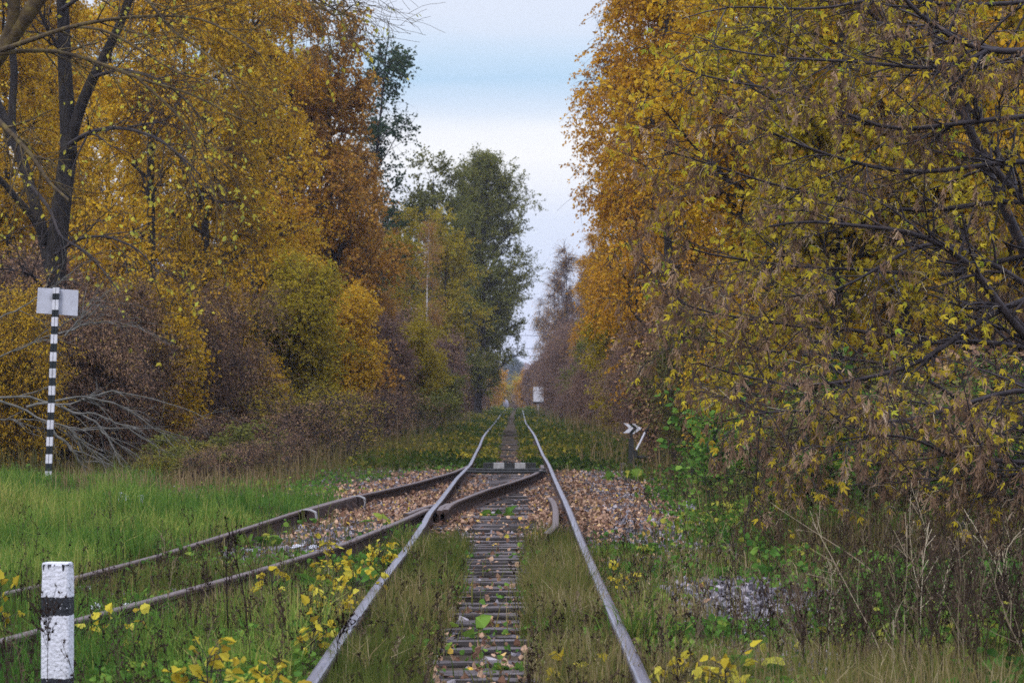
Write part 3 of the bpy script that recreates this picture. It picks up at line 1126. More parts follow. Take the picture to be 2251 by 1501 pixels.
def tree_mesh(name, seed, H=15, r0=.16, spread=2.4, base=.12, nl1=46, nl2=9, nl3=7, lf=7, leaf=.085, tmpl=T_OVAL, droop=-.16, shape='birch',
              lean=(0, 0), stems=1, twig_r=.006, l3len=.65, hang=.5, keep=1.0, barkmat='bark', leafmat='gold', twigmat='twig', ang1=.95, l2f=.42):
    rg = np.random.default_rng(seed)
    K = 16
    tr_, br, lv = Geo(), Geo(), Geo()
    z = np.linspace(0, 1, K)
    TP, TR = [], []
    for s in range(stems):
        off = rg.normal(0, .30, 2) if stems > 1 else np.zeros(2)
        a = rg.uniform(0, 6.28)
        sl = np.array([math.cos(a), math.sin(a)]) * (spread * .34 if stems > 1 else 0)
        hs = H * (rg.uniform(.75, 1.0) if s else 1)
        wob = np.cumsum(rg.normal(0, .010 * hs / 4, (K, 2)), axis=0)
        xy = off * (1 if stems > 1 else 0) + np.outer(z ** 1.3, sl + np.array(lean)) + wob * z[:, None]
        TP.append(np.column_stack([xy, z * hs * (1 + .02) - .15]))
        TR.append(r0 * (1 - .88 * z) * (1 + .45 * np.exp(-z * 26)) * (.75 if s else 1))
    TP, TR = np.array(TP), np.array(TR)
    tr_.tubes(TP, TR, 9)

    def prof(t):
        u = np.clip((t - base) / (1 - base), 0, 1)
        if shape == 'birch':
            return (.35 + .65 * np.sin(np.pi * np.clip(u * .92 + .10, 0, 1)) ** .7) * (1 - .45 * u)
        if shape == 'round':
            return np.sqrt(np.clip(1 - (2 * u - .95) ** 2, .05, 1))
        if shape == 'shrub':
            return .55 + .45 * np.sin(np.pi * np.clip(u + .15, 0, 1))
        return .25 + .75 * (1 - u)
    P1, R1, L1 = sprout(TP, TR, nl1, base, .985, lambda t, i: spread * prof(t) * rg.uniform(.65, 1.2, len(t)), (ang1, .2), 8,
                        np.array([0, 0, .06, .04, .02, .0, -.05, -.08]) if shape != 'round' else .05, .10, .5, .008, .25, rg=rg)
    P2, R2, L2 = sprout(P1, R1, nl2, .15, 1.0, lambda t, i: L1[i] * l2f * (1.1 - .5 * t) * rg.uniform(.6, 1.3, len(t)) + .15, (.75, .25), 6, droop * .35, .14, .55, .005, .3, rg=rg)
    P3_, R3, L3 = sprout(P2, R2, nl3, .1, 1.0, lambda t, i: l3len * rg.uniform(.5, 1.3, len(t)), (.7, .3), 5, droop, .16, .6, twig_r * .6, .5, rg=rg)
    br.tubes(P1, R1, 5, cap=False)
    br.tubes(P2, R2, 4, cap=False)
    kk = rg.random(len(P3_)) < .6
    br.tubes(P3_[kk], np.full(P3_[kk].shape[:2], twig_r) * np.linspace(1, .5, 5), 3, cap=False)
    if lf > 0:
        keepm = (rg.random(len(P2)) < keep)[np.repeat(np.arange(len(P2)), nl3)]
        pos, ax, idx = along(P3_[keepm], lf, .05, 1.05, rg)
        pos = pos + rg.normal(0, .03, pos.shape)
        ctone = rg.random(len(P3_))[idx] * .45
        leaf_cloud(lv, pos, leaf, tmpl, ax, hang, ctone + rg.random(len(pos)) * .55, rg=rg, axis_w=.4)
    meshes = dict(trunk=tr_.mesh(name + "_trunk", M[barkmat], True), branches=br.mesh(name + "_branches", M[twigmat]))
    if lf > 0:
        meshes['crown'] = lv.mesh(name + "_crown", M[leafmat])
    return meshes


def child(name, me, parent, mat=None):
    o = bpy.data.objects.new(name, me)
    COL.objects.link(o)
    o.parent = parent
    if mat is not None:
        o.material_slots[0].link = 'OBJECT'
        o.material_slots[0].material = mat
    return o


def plant(kind, name, label, cat, px, d, H=None, rz=None, mats=None, group=None, ytop=None, sxy=1.0, dx=0.0):
    me, h0 = PROTO[kind]
    x = (px - 1135) * d / F + dx
    z = float(ground_z(x, d))
    if ytop:
        H = ZC + (862 - ytop) * d / F - z
    sc = (H / h0) if H else 1.0
    e = empty(name, (x, d, z - .03), rng.uniform(0, 6.28) if rz is None else rz, (sc * sxy, sc * sxy, sc))
    tag(e, label, cat, group)
    mats = mats or {}
    for part, m_ in me.items():
        child(part, m_, e, M[mats[part]] if part in mats else None)
    return e


PROTO = {}
PROTO['birchA'] = (tree_mesh("birch_a", 101, 15, .15, 2.3, .10, 54, 10, 8, 13, .092, droop=-.30, l3len=.75, keep=.78), 15)
PROTO['birchB'] = (tree_mesh("birch_b", 102, 15, .14, 2.0, .16, 48, 10, 8, 13, .092, droop=-.34, l3len=.8, keep=.78), 15)
PROTO['birchW'] = (tree_mesh("birch_w", 103, 17, .15, 2.2, .42, 34, 8, 6, 6, .09, droop=-.38, l3len=.9, barkmat='birchbark'), 17)
PROTO['weeper'] = (tree_mesh("weeper", 109, 12, .10, 1.7, .10, 40, 9, 6, 3, .10, droop=-.55, l3len=1.3, twig_r=.009, keep=.6), 12)
PROTO['leafyA'] = (tree_mesh("leafy_a", 104, 12, .14, 2.6, .10, 46, 9, 8, 10, .10, T_BROAD, -.08, 'shrub', hang=.3, keep=.78), 12)
PROTO['sparse'] = (tree_mesh("sparse", 105, 16, .15, 2.9, .25, 34, 8, 6, 9, .11, T_BROAD, -.06, 'birch', lean=(1.2, 0), keep=.6, hang=.3, ang1=.8), 16)
PROTO['round'] = (tree_mesh("round_tree", 106, 15, .22, 3.7, .06, 84, 10, 8, 13, .11, T_OVAL, .0, 'round', lean=(.6, 0), hang=.2, ang1=.95, l2f=.36), 15)
PROTO['bare'] = (tree_mesh("bare_birch", 107, 11, .09, 1.5, .08, 60, 9, 7, 1, .09, droop=-.18, l3len=.8, twig_r=.011, keep=.7, leafmat='amber', twigmat='twigmauve'), 11)
PROTO['shrubA'] = (tree_mesh("shrub_a", 108, 4.5, .045, 1.5, .06, 26, 8, 6, 7, .075, T_BROAD, -.06, 'shrub', stems=5, l3len=.42, hang=.3, twig_r=.005, leafmat='lime', ang1=.7), 4.5)
PROTO['shrubB'] = (tree_mesh("shrub_b", 110, 4.0, .035, 1.5, .04, 30, 7, 6, 5, .085, T_NARROW, -.10, 'shrub', stems=6, l3len=.45, hang=.8, twig_r=.006, leafmat='brush', ang1=.7), 4.0)
PROTO['weedy'] = (tree_mesh("weedy", 112, 1.3, .009, .55, .05, 8, 4, 4, 3, .045, T_NARROW, -.02, 'spire', stems=12, l3len=.16, hang=.2, twig_r=.0022, leafmat='brush', ang1=.45, l2f=.5), 1.3)
PROTO['weedyB'] = (tree_mesh("weedy_b", 113, 1.3, .008, .6, .05, 7, 4, 4, 3, .06, T_BROAD, -.04, 'spire', stems=10, l3len=.15, hang=.1, twig_r=.0022, leafmat='herb', ang1=.5, l2f=.5), 1.3)
PROTO['shrubC'] = (tree_mesh("shrub_c", 111, 3.2, .03, 1.1, .03, 24, 7, 6, 5, .07, T_OVAL, -.05, 'shrub', stems=7, l3len=.4, hang=.4, twig_r=.005, leafmat='brush', ang1=.6), 3.2)

GW = "trees deep in the wood"
# --- left side of the line
LW = [
    ('birchA', 'birch_tree', "broad golden birch between the dark forked trunk and the tallest gold crown", 330, 70, 15, {'crown': 'gold'}),
    ('birchB', 'birch_tree', "golden birch filling the wall of leaves right of the dark forked tree", 455, 78, 16.5, {'crown': 'gold'}),
    ('birchA', 'birch_tree', "bright gold birch at the front of the left wood beside the russet tree", 560, 88, 16.5, {'crown': 'gold'}),
    ('birchB', 'birch_tree', "orange gold birch whose top reaches the frame left of the sky", 625, 104, 17.5, {'crown': 'amber'}),
    ('leafyA', 'russet_tree', "russet brown tree right of the gold birches on the left", 735, 106, 14.2, {'crown': 'brown'}),
    ('birchB', 'russet_tree', "lower orange brown tree stepping down toward the track on the left", 800, 122, 11.5, {'crown': 'brown'}),
    ('sparse', 'poplar_tree', "thin dark leaved tree leaning out against the sky on the left", 790, 136, 18.2, {'crown': 'darkgreen'}),
    ('leafyA', 'maple_tree', "yellow and brown mixed tree below the thin dark leaved one", 880, 140, 9.6, {'crown': 'lime'}),
    ('birchW', 'birch_tree', "birch with a thin white stem showing left of the round green tree", 938, 152, 10.4, {'crown': 'brown', 'branches': 'twigmauve'}),
    ('leafyA', 'aspen_tree', "olive topped tree just left of the round green tree", 945, 172, 14.4, {'crown': 'olive'}),
    ('leafyA', 'maple_tree', "yellow tufted tree in front of the olive topped tree", 975, 160, 10.8, {'crown': 'lime'}),
    ('round', 'willow_tree', "big round dark green tree leaning over the left of the far track", 1050, 190, 16.3, {'crown': 'olive'}),
    ('round', 'willow_tree', "second dark green tree standing behind the big round one", 1022, 204, 15.2, {'crown': 'olive'}),
    ('birchB', 'birch_tree', "pinkish brown birch at the foot of the round green tree", 985, 178, 8.0, {'crown': 'mauve'}),
    ('weeper', 'birch_tree', "small orange weeping birch hanging over the far left of the track", 1074, 252, 8.3, {'crown': 'amber'}),
    ('birchB', 'birch_tree', "orange birch thicket tree beyond the round green tree", 1052, 236, 6.0, {'crown': 'amber'}),
    ('shrubA', 'shrub', "yellow green leafy bush under the gold birches on the left", 660, 84, 4.9, {}),
    ('shrubA', 'shrub', "yellow bush right of the dark gap under the gold birches", 735, 98, 4.4, {'crown': 'gold'}),
    ('shrubA', 'shrub', "rounded yellow green bush nearest the left side of the far track", 905, 118, 3.9, {}),
    ('shrubA', 'shrub', "small olive bush at the left edge of the far track", 968, 138, 2.9, {'crown': 'olive'}),
]
for a in LW:
    plant(a[0], a[1], a[2], rz=0.0 if a[0] in ('round', 'sparse') else None, cat=a[1].split('_')[0] if a[1] == 'shrub' else 'tree', px=a[3], d=a[4], H=a[5], mats=a[6])
for px, d, h in ((120, 90, 15), (235, 98, 16), (20, 84, 15), (390, 104, 17), (520, 112, 17), (-60, 95, 15), (-130, 80, 15), (170, 120, 17), (70, 108, 16)):
    plant('birchA' if d % 2 else 'birchB', 'birch_tree', "yellow birch deep in the left wood behind the dark forked tree", 'tree', px, d, h, mats={'crown': 'gold'}, group=GW)
for px, d, h in ((690, 132, 17), (760, 150, 14), (850, 165, 12), (905, 188, 11), (960, 215, 10.5), (1005, 235, 10)):
    plant('birchB', 'birch_tree', "brown tree deep in the left wood behind the front row", 'tree', px, d, h, mats={'crown': 'brown'}, group=GW)
bl_ = 0
for px, d, h, mt, k in ((30, 58, 3.4, 'brush', 'shrubB'), (110, 61, 3.6, 'brush', 'shrubC'), (185, 60, 3.3, 'brush', 'shrubB'), (255, 63, 3.7, 'brush', 'shrubB'),
                        (330, 66, 3.9, 'brush', 'shrubC'), (400, 69, 3.6, 'brush', 'shrubB'), (470, 72, 4.0, 'brush', 'shrubB'), (60, 70, 4.6, 'mauve', 'shrubB'),
                        (150, 73, 4.8, 'brush', 'shrubC'), (230, 76, 4.6, 'brush', 'shrubB'), (320, 78, 5.0, 'brush', 'shrubB'), (410, 82, 4.6, 'brush', 'shrubC'),
                        (500, 84, 4.2, 'brush', 'shrubB'), (570, 78, 2.6, 'brush', 'shrubC'), (-40, 62, 4.2, 'brush', 'shrubB')):
    plant(k, 'brush_shrub', "tangled brown and yellow brushwood between the striped sign post and the gold birches", 'shrub', px, d, h, mats={'crown': mt if (px + d) % 4 else 'gold'}, group="brown brushwood on the left")
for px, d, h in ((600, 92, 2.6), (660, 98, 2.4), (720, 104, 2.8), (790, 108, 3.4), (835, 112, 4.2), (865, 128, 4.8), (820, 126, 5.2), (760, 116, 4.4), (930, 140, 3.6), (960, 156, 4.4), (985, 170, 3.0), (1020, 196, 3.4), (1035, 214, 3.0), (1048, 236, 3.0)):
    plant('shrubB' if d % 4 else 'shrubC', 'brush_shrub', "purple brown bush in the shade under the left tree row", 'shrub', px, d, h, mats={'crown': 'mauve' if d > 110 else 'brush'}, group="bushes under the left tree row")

for px, d, h in ((345, 49.5, .5), (395, 50, .65), (440, 48, .6), (490, 50, .75), (540, 52, .8), (590, 54, .8), (630, 58, .9), (420, 54, .8), (510, 57, 1.0), (580, 60, 1.1), (460, 60, 1.1), (680, 64, 1.5), (720, 70, 1.6), (650, 68, 1.8), (760, 76, 1.6), (800, 84, 1.6), (840, 92, 1.6), (880, 100, 1.6), (915, 112, 1.7)):
    plant(('weedy', 'weedyB')[int(px * 3 + d) % 2], 'weed_bush', "low brown and green weedy bush on the verge left of the side track", 'shrub', px, d, h, mats={'crown': ('brush', 'olive', 'lime', 'olive')[int(px + d) % 4]}, group="weedy bushes left verge", sxy=1.5)
for px, d, h in ((1500, 56, .8), (1540, 50, .85), (1590, 40, .8), (1650, 34, .7), (1570, 48, 1.0), (1640, 43, 1.1), (1700, 37, 1.4), (1780, 34, 1.4), (1860, 32, 1.4), (1950, 34, 1.6), (2040, 31, 1.4), (2130, 33, 1.6), (2220, 30, 1.5), (1720, 43, 1.9), (1820, 41, 1.9), (1920, 40, 2.0), (2020, 40, 2.0), (2120, 41, 2.2), (2210, 38, 2.0)):
    plant(('weedy', 'weedyB')[int(px * 3 + d) % 2], 'weed_bush', "olive and brown weedy bush between the gravel and the maple branches", 'shrub', px, d, h, mats={'crown': ('olive', 'brush', 'olive', 'herb')[int(px / 10 + d) % 4]}, group="weedy bushes on the right verge", sxy=1.4)

# --- right side of the line
RW = [
    ('birchA', 'birch_tree', "tall golden birch overhanging the track on the right with drooping sprays", 1470, 78, 16.5, {'crown': 'amber'}),
    ('birchB', 'birch_tree', "orange gold birch forming the right edge of the sky gap", 1400, 96, 17.0, {'crown': 'amber'}),
    ('birchA', 'birch_tree', "golden birch behind the seed hung maple at the upper right", 1610, 70, 16.0, {'crown': 'gold'}),
    ('birchB', 'birch_tree', "golden birch stepping down behind the right edge of the sky gap", 1378, 126, 13.6, {'crown': 'amber'}),
    ('birchA', 'birch_tree', "orange birch lower down the right row before the bare grey birches", 1345, 148, 11.4, {'crown': 'amber'}),
    ('birchB', 'birch_tree', "dull gold birch at the end of the golden row on the right", 1302, 166, 10.6, {'crown': 'amber'}),
    ('bare', 'birch_tree', "nearly bare grey twigged birch right of the far sky gap", 1246, 196, 11.2, {}),
    ('bare', 'birch_tree', "thin bare birch at the very edge of the far sky gap", 1218, 222, 10.8, {}),
    ('weeper', 'birch_tree', "small weeping birch hanging over the right of the far track", 1194, 250, 9.6, {'crown': 'amber'}),
    ('bare', 'birch_tree', "mauve twiggy young tree low beside the far white board", 1290, 180, 7.6, {}),
    ('leafyA', 'hazel_tree', "green leaved young tree low in the right tree row", 1345, 124, 5.4, {'crown': 'olive'}),
    ('shrubA', 'shrub', "yellow green bush standing behind the switch stand", 1392, 100, 4.6, {}),
    ('shrubA', 'shrub', "faded green bush left of the switch stand by the far track", 1318, 138, 3.6, {'crown': 'olive'}),
    ('birchW', 'birch_tree', "white stemmed birch showing in patches behind the seed hung maple", 1912, 47, 17, {'crown': 'gold'}),
]
for a in RW:
    plant(a[0], a[1], a[2], cat='shrub' if a[1] == 'shrub' else 'tree', px=a[3], d=a[4], H=a[5], mats=a[6])
for px, d, h in ((1840, 41, 9.5), (1985, 42, 10), (1700, 48, 11), (2110, 45, 10), (2230, 48, 11)):
    plant('leafyA', 'maple_tree', "yellow leaved young maple close behind the seed hung maple", 'tree', px, d, h, mats={'crown': 'lime' if d % 2 else 'gold'}, group="young maples on the right")
for px, d, h in ((1730, 66, 15), (1860, 72, 16), (2000, 66, 15), (2150, 70, 15), (2280, 62, 14), (1560, 98, 17), (1680, 104, 17), (1800, 96, 16), (1930, 100, 16), (2080, 96, 16), (2220, 100, 16), (1480, 116, 16)):
    plant('birchA' if d % 4 else 'birchB', 'birch_tree', "yellow birch deep in the right wood behind the seed hung maple", 'tree', px, d, h, mats={'crown': 'gold'}, group=GW)
for px, d, h in ((1330, 190, 11), (1290, 214, 10.5), (1255, 240, 10), (1228, 262, 9), (1420, 160, 13)):
    plant('birchB', 'birch_tree', "dull orange tree deep behind the right front row", 'tree', px, d, h, mats={'crown': 'mauve' if d > 200 else 'amber'}, group=GW)
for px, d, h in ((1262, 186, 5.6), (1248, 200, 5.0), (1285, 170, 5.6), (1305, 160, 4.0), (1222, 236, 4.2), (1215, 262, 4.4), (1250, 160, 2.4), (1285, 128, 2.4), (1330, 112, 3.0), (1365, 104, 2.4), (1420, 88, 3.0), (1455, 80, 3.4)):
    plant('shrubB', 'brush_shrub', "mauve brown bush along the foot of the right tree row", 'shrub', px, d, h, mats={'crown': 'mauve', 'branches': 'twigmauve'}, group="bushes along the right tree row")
for px, d, h in ((1500, 62, 3.2), (1570, 56, 3.0), (1640, 50, 2.8), (1560, 68, 4.2), (1700, 58, 3.8), (1790, 50, 3.2), (1860, 44, 2.6), (1950, 52, 3.6), (2040, 46, 3.0), (2140, 50, 3.4), (2230, 44, 3.0), (1650, 74, 4.8), (1760, 78, 5.2), (1880, 62, 4.4), (2000, 72, 5.0), (2120, 64, 4.6), (2250, 58, 4.2)):
    plant('shrubC' if d % 4 else 'shrubB', 'brush_shrub', "tangled brown and yellow brushwood in the shade below the seed hung maple", 'shrub', px, d, h, mats={'crown': ('brush', 'olive', 'gold', 'brush')[(px // 10 + d) % 4]}, group="brushwood on the right")

# --- beyond the crest
for i, (k, px, d, yt, w_, mt, lb) in enumerate((
        ('shrubA', 1074, 345, 800, 1.0, 'amber', "hazy orange bush left of the gap at the far end of the track"),
        ('shrubA', 1094, 372, 838, 1.2, 'lime', "smaller hazy yellow bush next to the orange one at the far left"),
        ('shrubA', 1158, 372, 826, 1.0, 'amber', "hazy orange bush right of the gap at the far end of the track"),
        ('shrubA', 1176, 352, 800, .9, 'mauve', "hazy mauve bush behind the small white board"),
        ('shrubA', 1122, 470, 843, 1.5, 'lime', "pale yellow hazy thicket closing the far end of the track"),
        ('shrubB', 1138, 410, 862, 1.6, 'mauve', "pinkish hazy thicket in the middle of the far end"),
        ('shrubB', 1108, 400, 868, 1.6, 'brush', "brownish hazy thicket behind the pale block at the far end"),
        ('leafyA', 1086, 620, 822, .8, 'mauve', "hazy mauve tree low in the far gap on the left"),
        ('leafyA', 1146, 640, 838, .9, 'amber', "hazy amber tree low in the far gap on the right"))):
    plant(k, 'hazy_bush' if 'shrub' in k else 'hazy_tree', lb, 'shrub' if 'shrub' in k else 'tree', px, d, mats={'crown': mt}, ytop=yt, sxy=w_)
for px, d, yt, lb in ((1113, 1250, 788, "small blue tree with a ball crown on the far skyline"), (1127, 1250, 784, "taller blue tree standing out on the far skyline"), (1136, 900, 800, "narrow blue tree with a bare stem on the far skyline")):
    plant('round', 'skyline_tree', lb, 'tree', px, d, mats={'crown': 'darkgreen'}, ytop=yt, sxy=.8)


# ridge wood: one far mass of crowns
def far_wood():
    rg = np.random.default_rng(77)
    g = Geo()
    n = 900
    y = rg.uniform(1350, 1900, n)
    x = (rg.uniform(1020, 1260, n) - 1135) * y / F
    z = ground_z(x, y)
    pos, nr = [], []
    for k in range(n):
        h = rg.uniform(5, 9)
        m = 26
        a = unit(rg.normal(size=(m, 3)))
        pos.append(np.array([x[k], y[k], z[k] + h * .55]) + a * np.array([h * .36, h * .36, h * .48]) * rg.uniform(.6, 1, (m, 1)))
    pos = np.concatenate(pos)
    leaf_cloud(g, pos, 2.2, T_BROAD, hang=.0, rg=rg)
    return tag(g.obj("distant_wood", M['mauve']), kind="stuff")


far_wood()


# ------------------------------------------------------------------ hand traced trees
def limb(pts, d0, d1, r0, r1, K=18, wig=.0):
    pts = np.array(pts, float)
    d = np.linspace(d0, d1, len(pts))
    Q = np.stack([P3(a, b, dd) for (a, b), dd in zip(pts, d)])
    s = np.concatenate([[0], np.cumsum(np.linalg.norm(np.diff(Q, axis=0), axis=1))])
    t = np.linspace(0, s[-1], K)
    # smooth through the traced points
    R_ = np.stack([np.interp(t, s, Q[:, i]) for i in range(3)], 1)
    R_[1:-1] = (R_[:-2] + 2 * R_[1:-1] + R_[2:]) / 4
    return R_, np.linspace(r0, r1, K)


def traced_tree(name, label, base_px, trunk_limbs, limb_list, twig, leaf, origin_d, mats, n2=10, n3=5, tr2=-.02, tr3=-.08, l2=1.2, l3=.55, extra=None, ang=(.8, .25), tone_rg=5, cat='tree', twr=.006):
    rg = np.random.default_rng(tone_rg)
    o0 = P3(base_px[0], base_px[1], origin_d)
    o0[2] = float(ground_z(o0[0], o0[1]))
    e = empty(name, o0)
    tag(e, label, cat)
    tg, bg_, lg = Geo(), Geo(), Geo()
    P1, R1 = [], []
    for l in trunk_limbs:
        p, r_ = limb(*l)
        Geo().tubes(p - o0, r_, 10).obj("limb" if P1 else "trunk", M[mats[0]], e, True)
        P1.append(p); R1.append(r_)
    B1, BR = [], []
    for l in limb_list:
        p, r_ = limb(*l)
        bg_.tubes(p - o0, r_, 6)
        B1.append(p); BR.append(r_)
    B1 = np.array(B1); BR = np.array(BR)
    P2, R2, L2 = sprout(B1, BR, n2, .12, 1.0, l2, ang, 8, tr2, .10, .5, .006, .3, rg=rg)
    P3_, R3, L3 = sprout(P2, R2, n3, .15, 1.0, l3, (.8, .3), 6, tr3, .14, .6, .004, .4, rg=rg)
    bg_.tubes(P2 - o0, R2, 4, cap=False)
    bg_.tubes(P3_ - o0, np.maximum(R3, twr * .6), 3, cap=False)
    bg_.obj("branches", M[mats[1]], e, True)
    if leaf:
        nl, size, tmpl, keep, hang = leaf
        kk = rg.random(len(P3_)) < keep
        pos, ax, idx = along(P3_[kk], nl, .2, 1.05, rg)
        leaf_cloud(lg, pos - o0, size, tmpl, ax, hang, rg.random(kk.sum())[idx] * .5 + rg.random(len(pos)) * .5, rg=rg, axis_w=.5)
        lg.obj("crown", M[mats[2]], e)
    if extra:
        extra(e, o0, P2, P3_, rg)
    return e


# dark forked tree behind the sign post
traced_tree("old_willow", "big old tree with black forked trunks rising behind the striped sign post", (122, 1040),
            [([(122, 1045), (120, 900), (118, 700), (122, 560), (135, 440), (150, 330)], 63, 63, .30, .20),
             ([(150, 335), (146, 240), (140, 140), (138, 60), (132, -60), (120, -200)], 63, 63, .19, .10),
             ([(148, 335), (172, 240), (205, 165), (240, 100), (268, 40), (300, -60), (330, -160)], 63, 62, .14, .07),
             ([(116, 620), (95, 520), (62, 400), (40, 330), (15, 280), (-20, 200), (-60, 60)], 63, 64, .15, .08),
             ([(100, 530), (70, 475), (30, 430), (0, 395), (-50, 350)], 63, 62, .09, .05),
             ([(26, 320), (24, 240), (30, 160), (20, 60), (22, -60)], 66, 66, .10, .07)],
            [([(150, 318), (190, 292), (240, 279), (290, 284), (345, 303), (395, 340), (440, 385)], 62, 58, .055, .015),
             ([(280, 279), (320, 272), (352, 268), (385, 252)], 60.5, 59, .03, .01),
             ([(350, 305), (400, 348), (430, 400), (450, 450)], 59.5, 58, .025, .008),
             ([(142, 130), (100, 60), (75, 0), (60, -40)], 63, 62, .05, .02),
             ([(200, 170), (260, 150), (330, 165), (400, 210), (450, 270)], 62.5, 60, .045, .012),
             ([(60, 400), (110, 460), (130, 520), (200, 560), (260, 640)], 62, 59, .045, .012),
             ([(120, 560), (180, 520), (240, 520), (300, 545), (350, 600)], 62, 60, .04, .012),
             ([(118, 650), (60, 600), (10, 590), (-40, 600)], 62, 60, .04, .012),
             ([(134, 20), (190, -20), (260, -30), (340, -10)], 62, 60, .05, .015)],
            None, (3, .11, T_OVAL, .30, .6), 63, ('bark', 'twig', 'willow'), n2=13, n3=7, l2=1.5, l3=.8, tone_rg=31)

# mossy limbs reaching in from outside the left edge
traced_tree("mossy_tree", "tree outside the left edge sending long arching mossy branches over the gold birches", (-190, 1080),
            [([(-190, 1085), (-180, 800), (-150, 500), (-90, 250), (-20, 140), (20, 85), (60, 30), (95, -20), (150, -110)], 50, 49, .24, .12),
             ([(-20, 140), (10, 90), (28, 40), (30, -10), (25, -90)], 49.5, 49, .12, .09)],
            [([(-10, 112), (40, 96), (90, 78), (150, 57), (230, 42), (310, 34), (380, 33), (440, 38), (500, 66), (570, 118)], 49, 45, .045, .012),
             ([(-10, 118), (60, 109), (140, 112), (230, 142), (310, 175), (390, 196), (450, 218), (510, 256), (560, 270)], 49, 46, .042, .012),
             ([(155, 57), (220, 62), (280, 92), (330, 124), (380, 155), (430, 174), (500, 178)], 48, 46, .028, .009),
             ([(300, 170), (350, 215), (400, 262), (440, 325), (462, 390), (480, 470), (470, 540)], 47.5, 46, .024, .008),
             ([(300, -30), (340, 20), (380, 70), (430, 100), (490, 150), (530, 205)], 47, 45, .03, .01),
             ([(480, -60), (560, -40), (640, -25), (700, 5), (740, 40), (775, 10)], 46, 44, .03, .01),
             ([(600, -80), (660, -30), (690, 20), (716, 55), (725, 90), (705, 130)], 46, 44, .022, .008),
             ([(-20, 250), (30, 300), (75, 350), (105, 400), (150, 440)], 49, 47, .05, .02),
             ([(700, -60), (740, -30), (775, -5), (790, 25)], 45, 44, .018, .006)],
            None, (2, .095, T_OVAL, .16, .6), 50, ('mossbark', 'mossbark', 'willow'), n2=16, n3=6, l2=1.0, l3=.6, tr2=-.03, tr3=-.03, tone_rg=32, twr=.005)


# seed hung maple in the right foreground
def samaras(e, o0, P2, P3_, rg):
    g = Geo()
    n = len(P3_)
    # clustered: seeds hang on some whole side branches only
    kk = vnoise(P3_[:, -1, 0] * 1.0 + P3_[:, -1, 1] * .35, P3_[:, -1, 2], 1.15, 9) + rg.normal(0, .12, n) > .46
    pos, ax, idx = along(P3_[kk], 4, .3, 1.05, rg)
    leaf_cloud(g, pos - o0, .135, T_SAM, None, 2.2, rg.random(kk.sum())[idx] * .5 + rg.random(len(pos)) * .5, rg=rg)
    g.obj("seed_clusters", M['samara'], e)
    # bare pale leaf stalks left on the twigs
    pos, ax, idx = along(P3_, 2, .2, 1.05, rg)
    n = len(pos)
    d0 = unit(ax * .6 + rg.normal(size=(n, 3)) * .8)
    L_ = rg.uniform(.05, .17, n)[:, None]
    pm = pos + d0 * L_ * .5
    pe = pm + unit(d0 + rg.normal(0, .35, (n, 3)) + [0, 0, -.35]) * L_ * .5
    g = Geo()
    g.tubes(np.stack([pos, pm, pe], 1) - o0, .0019, 3, 0, rg.uniform(.55, 1, n), cap=False)
    g.obj("leaf_stalks", M['stalk'], e)


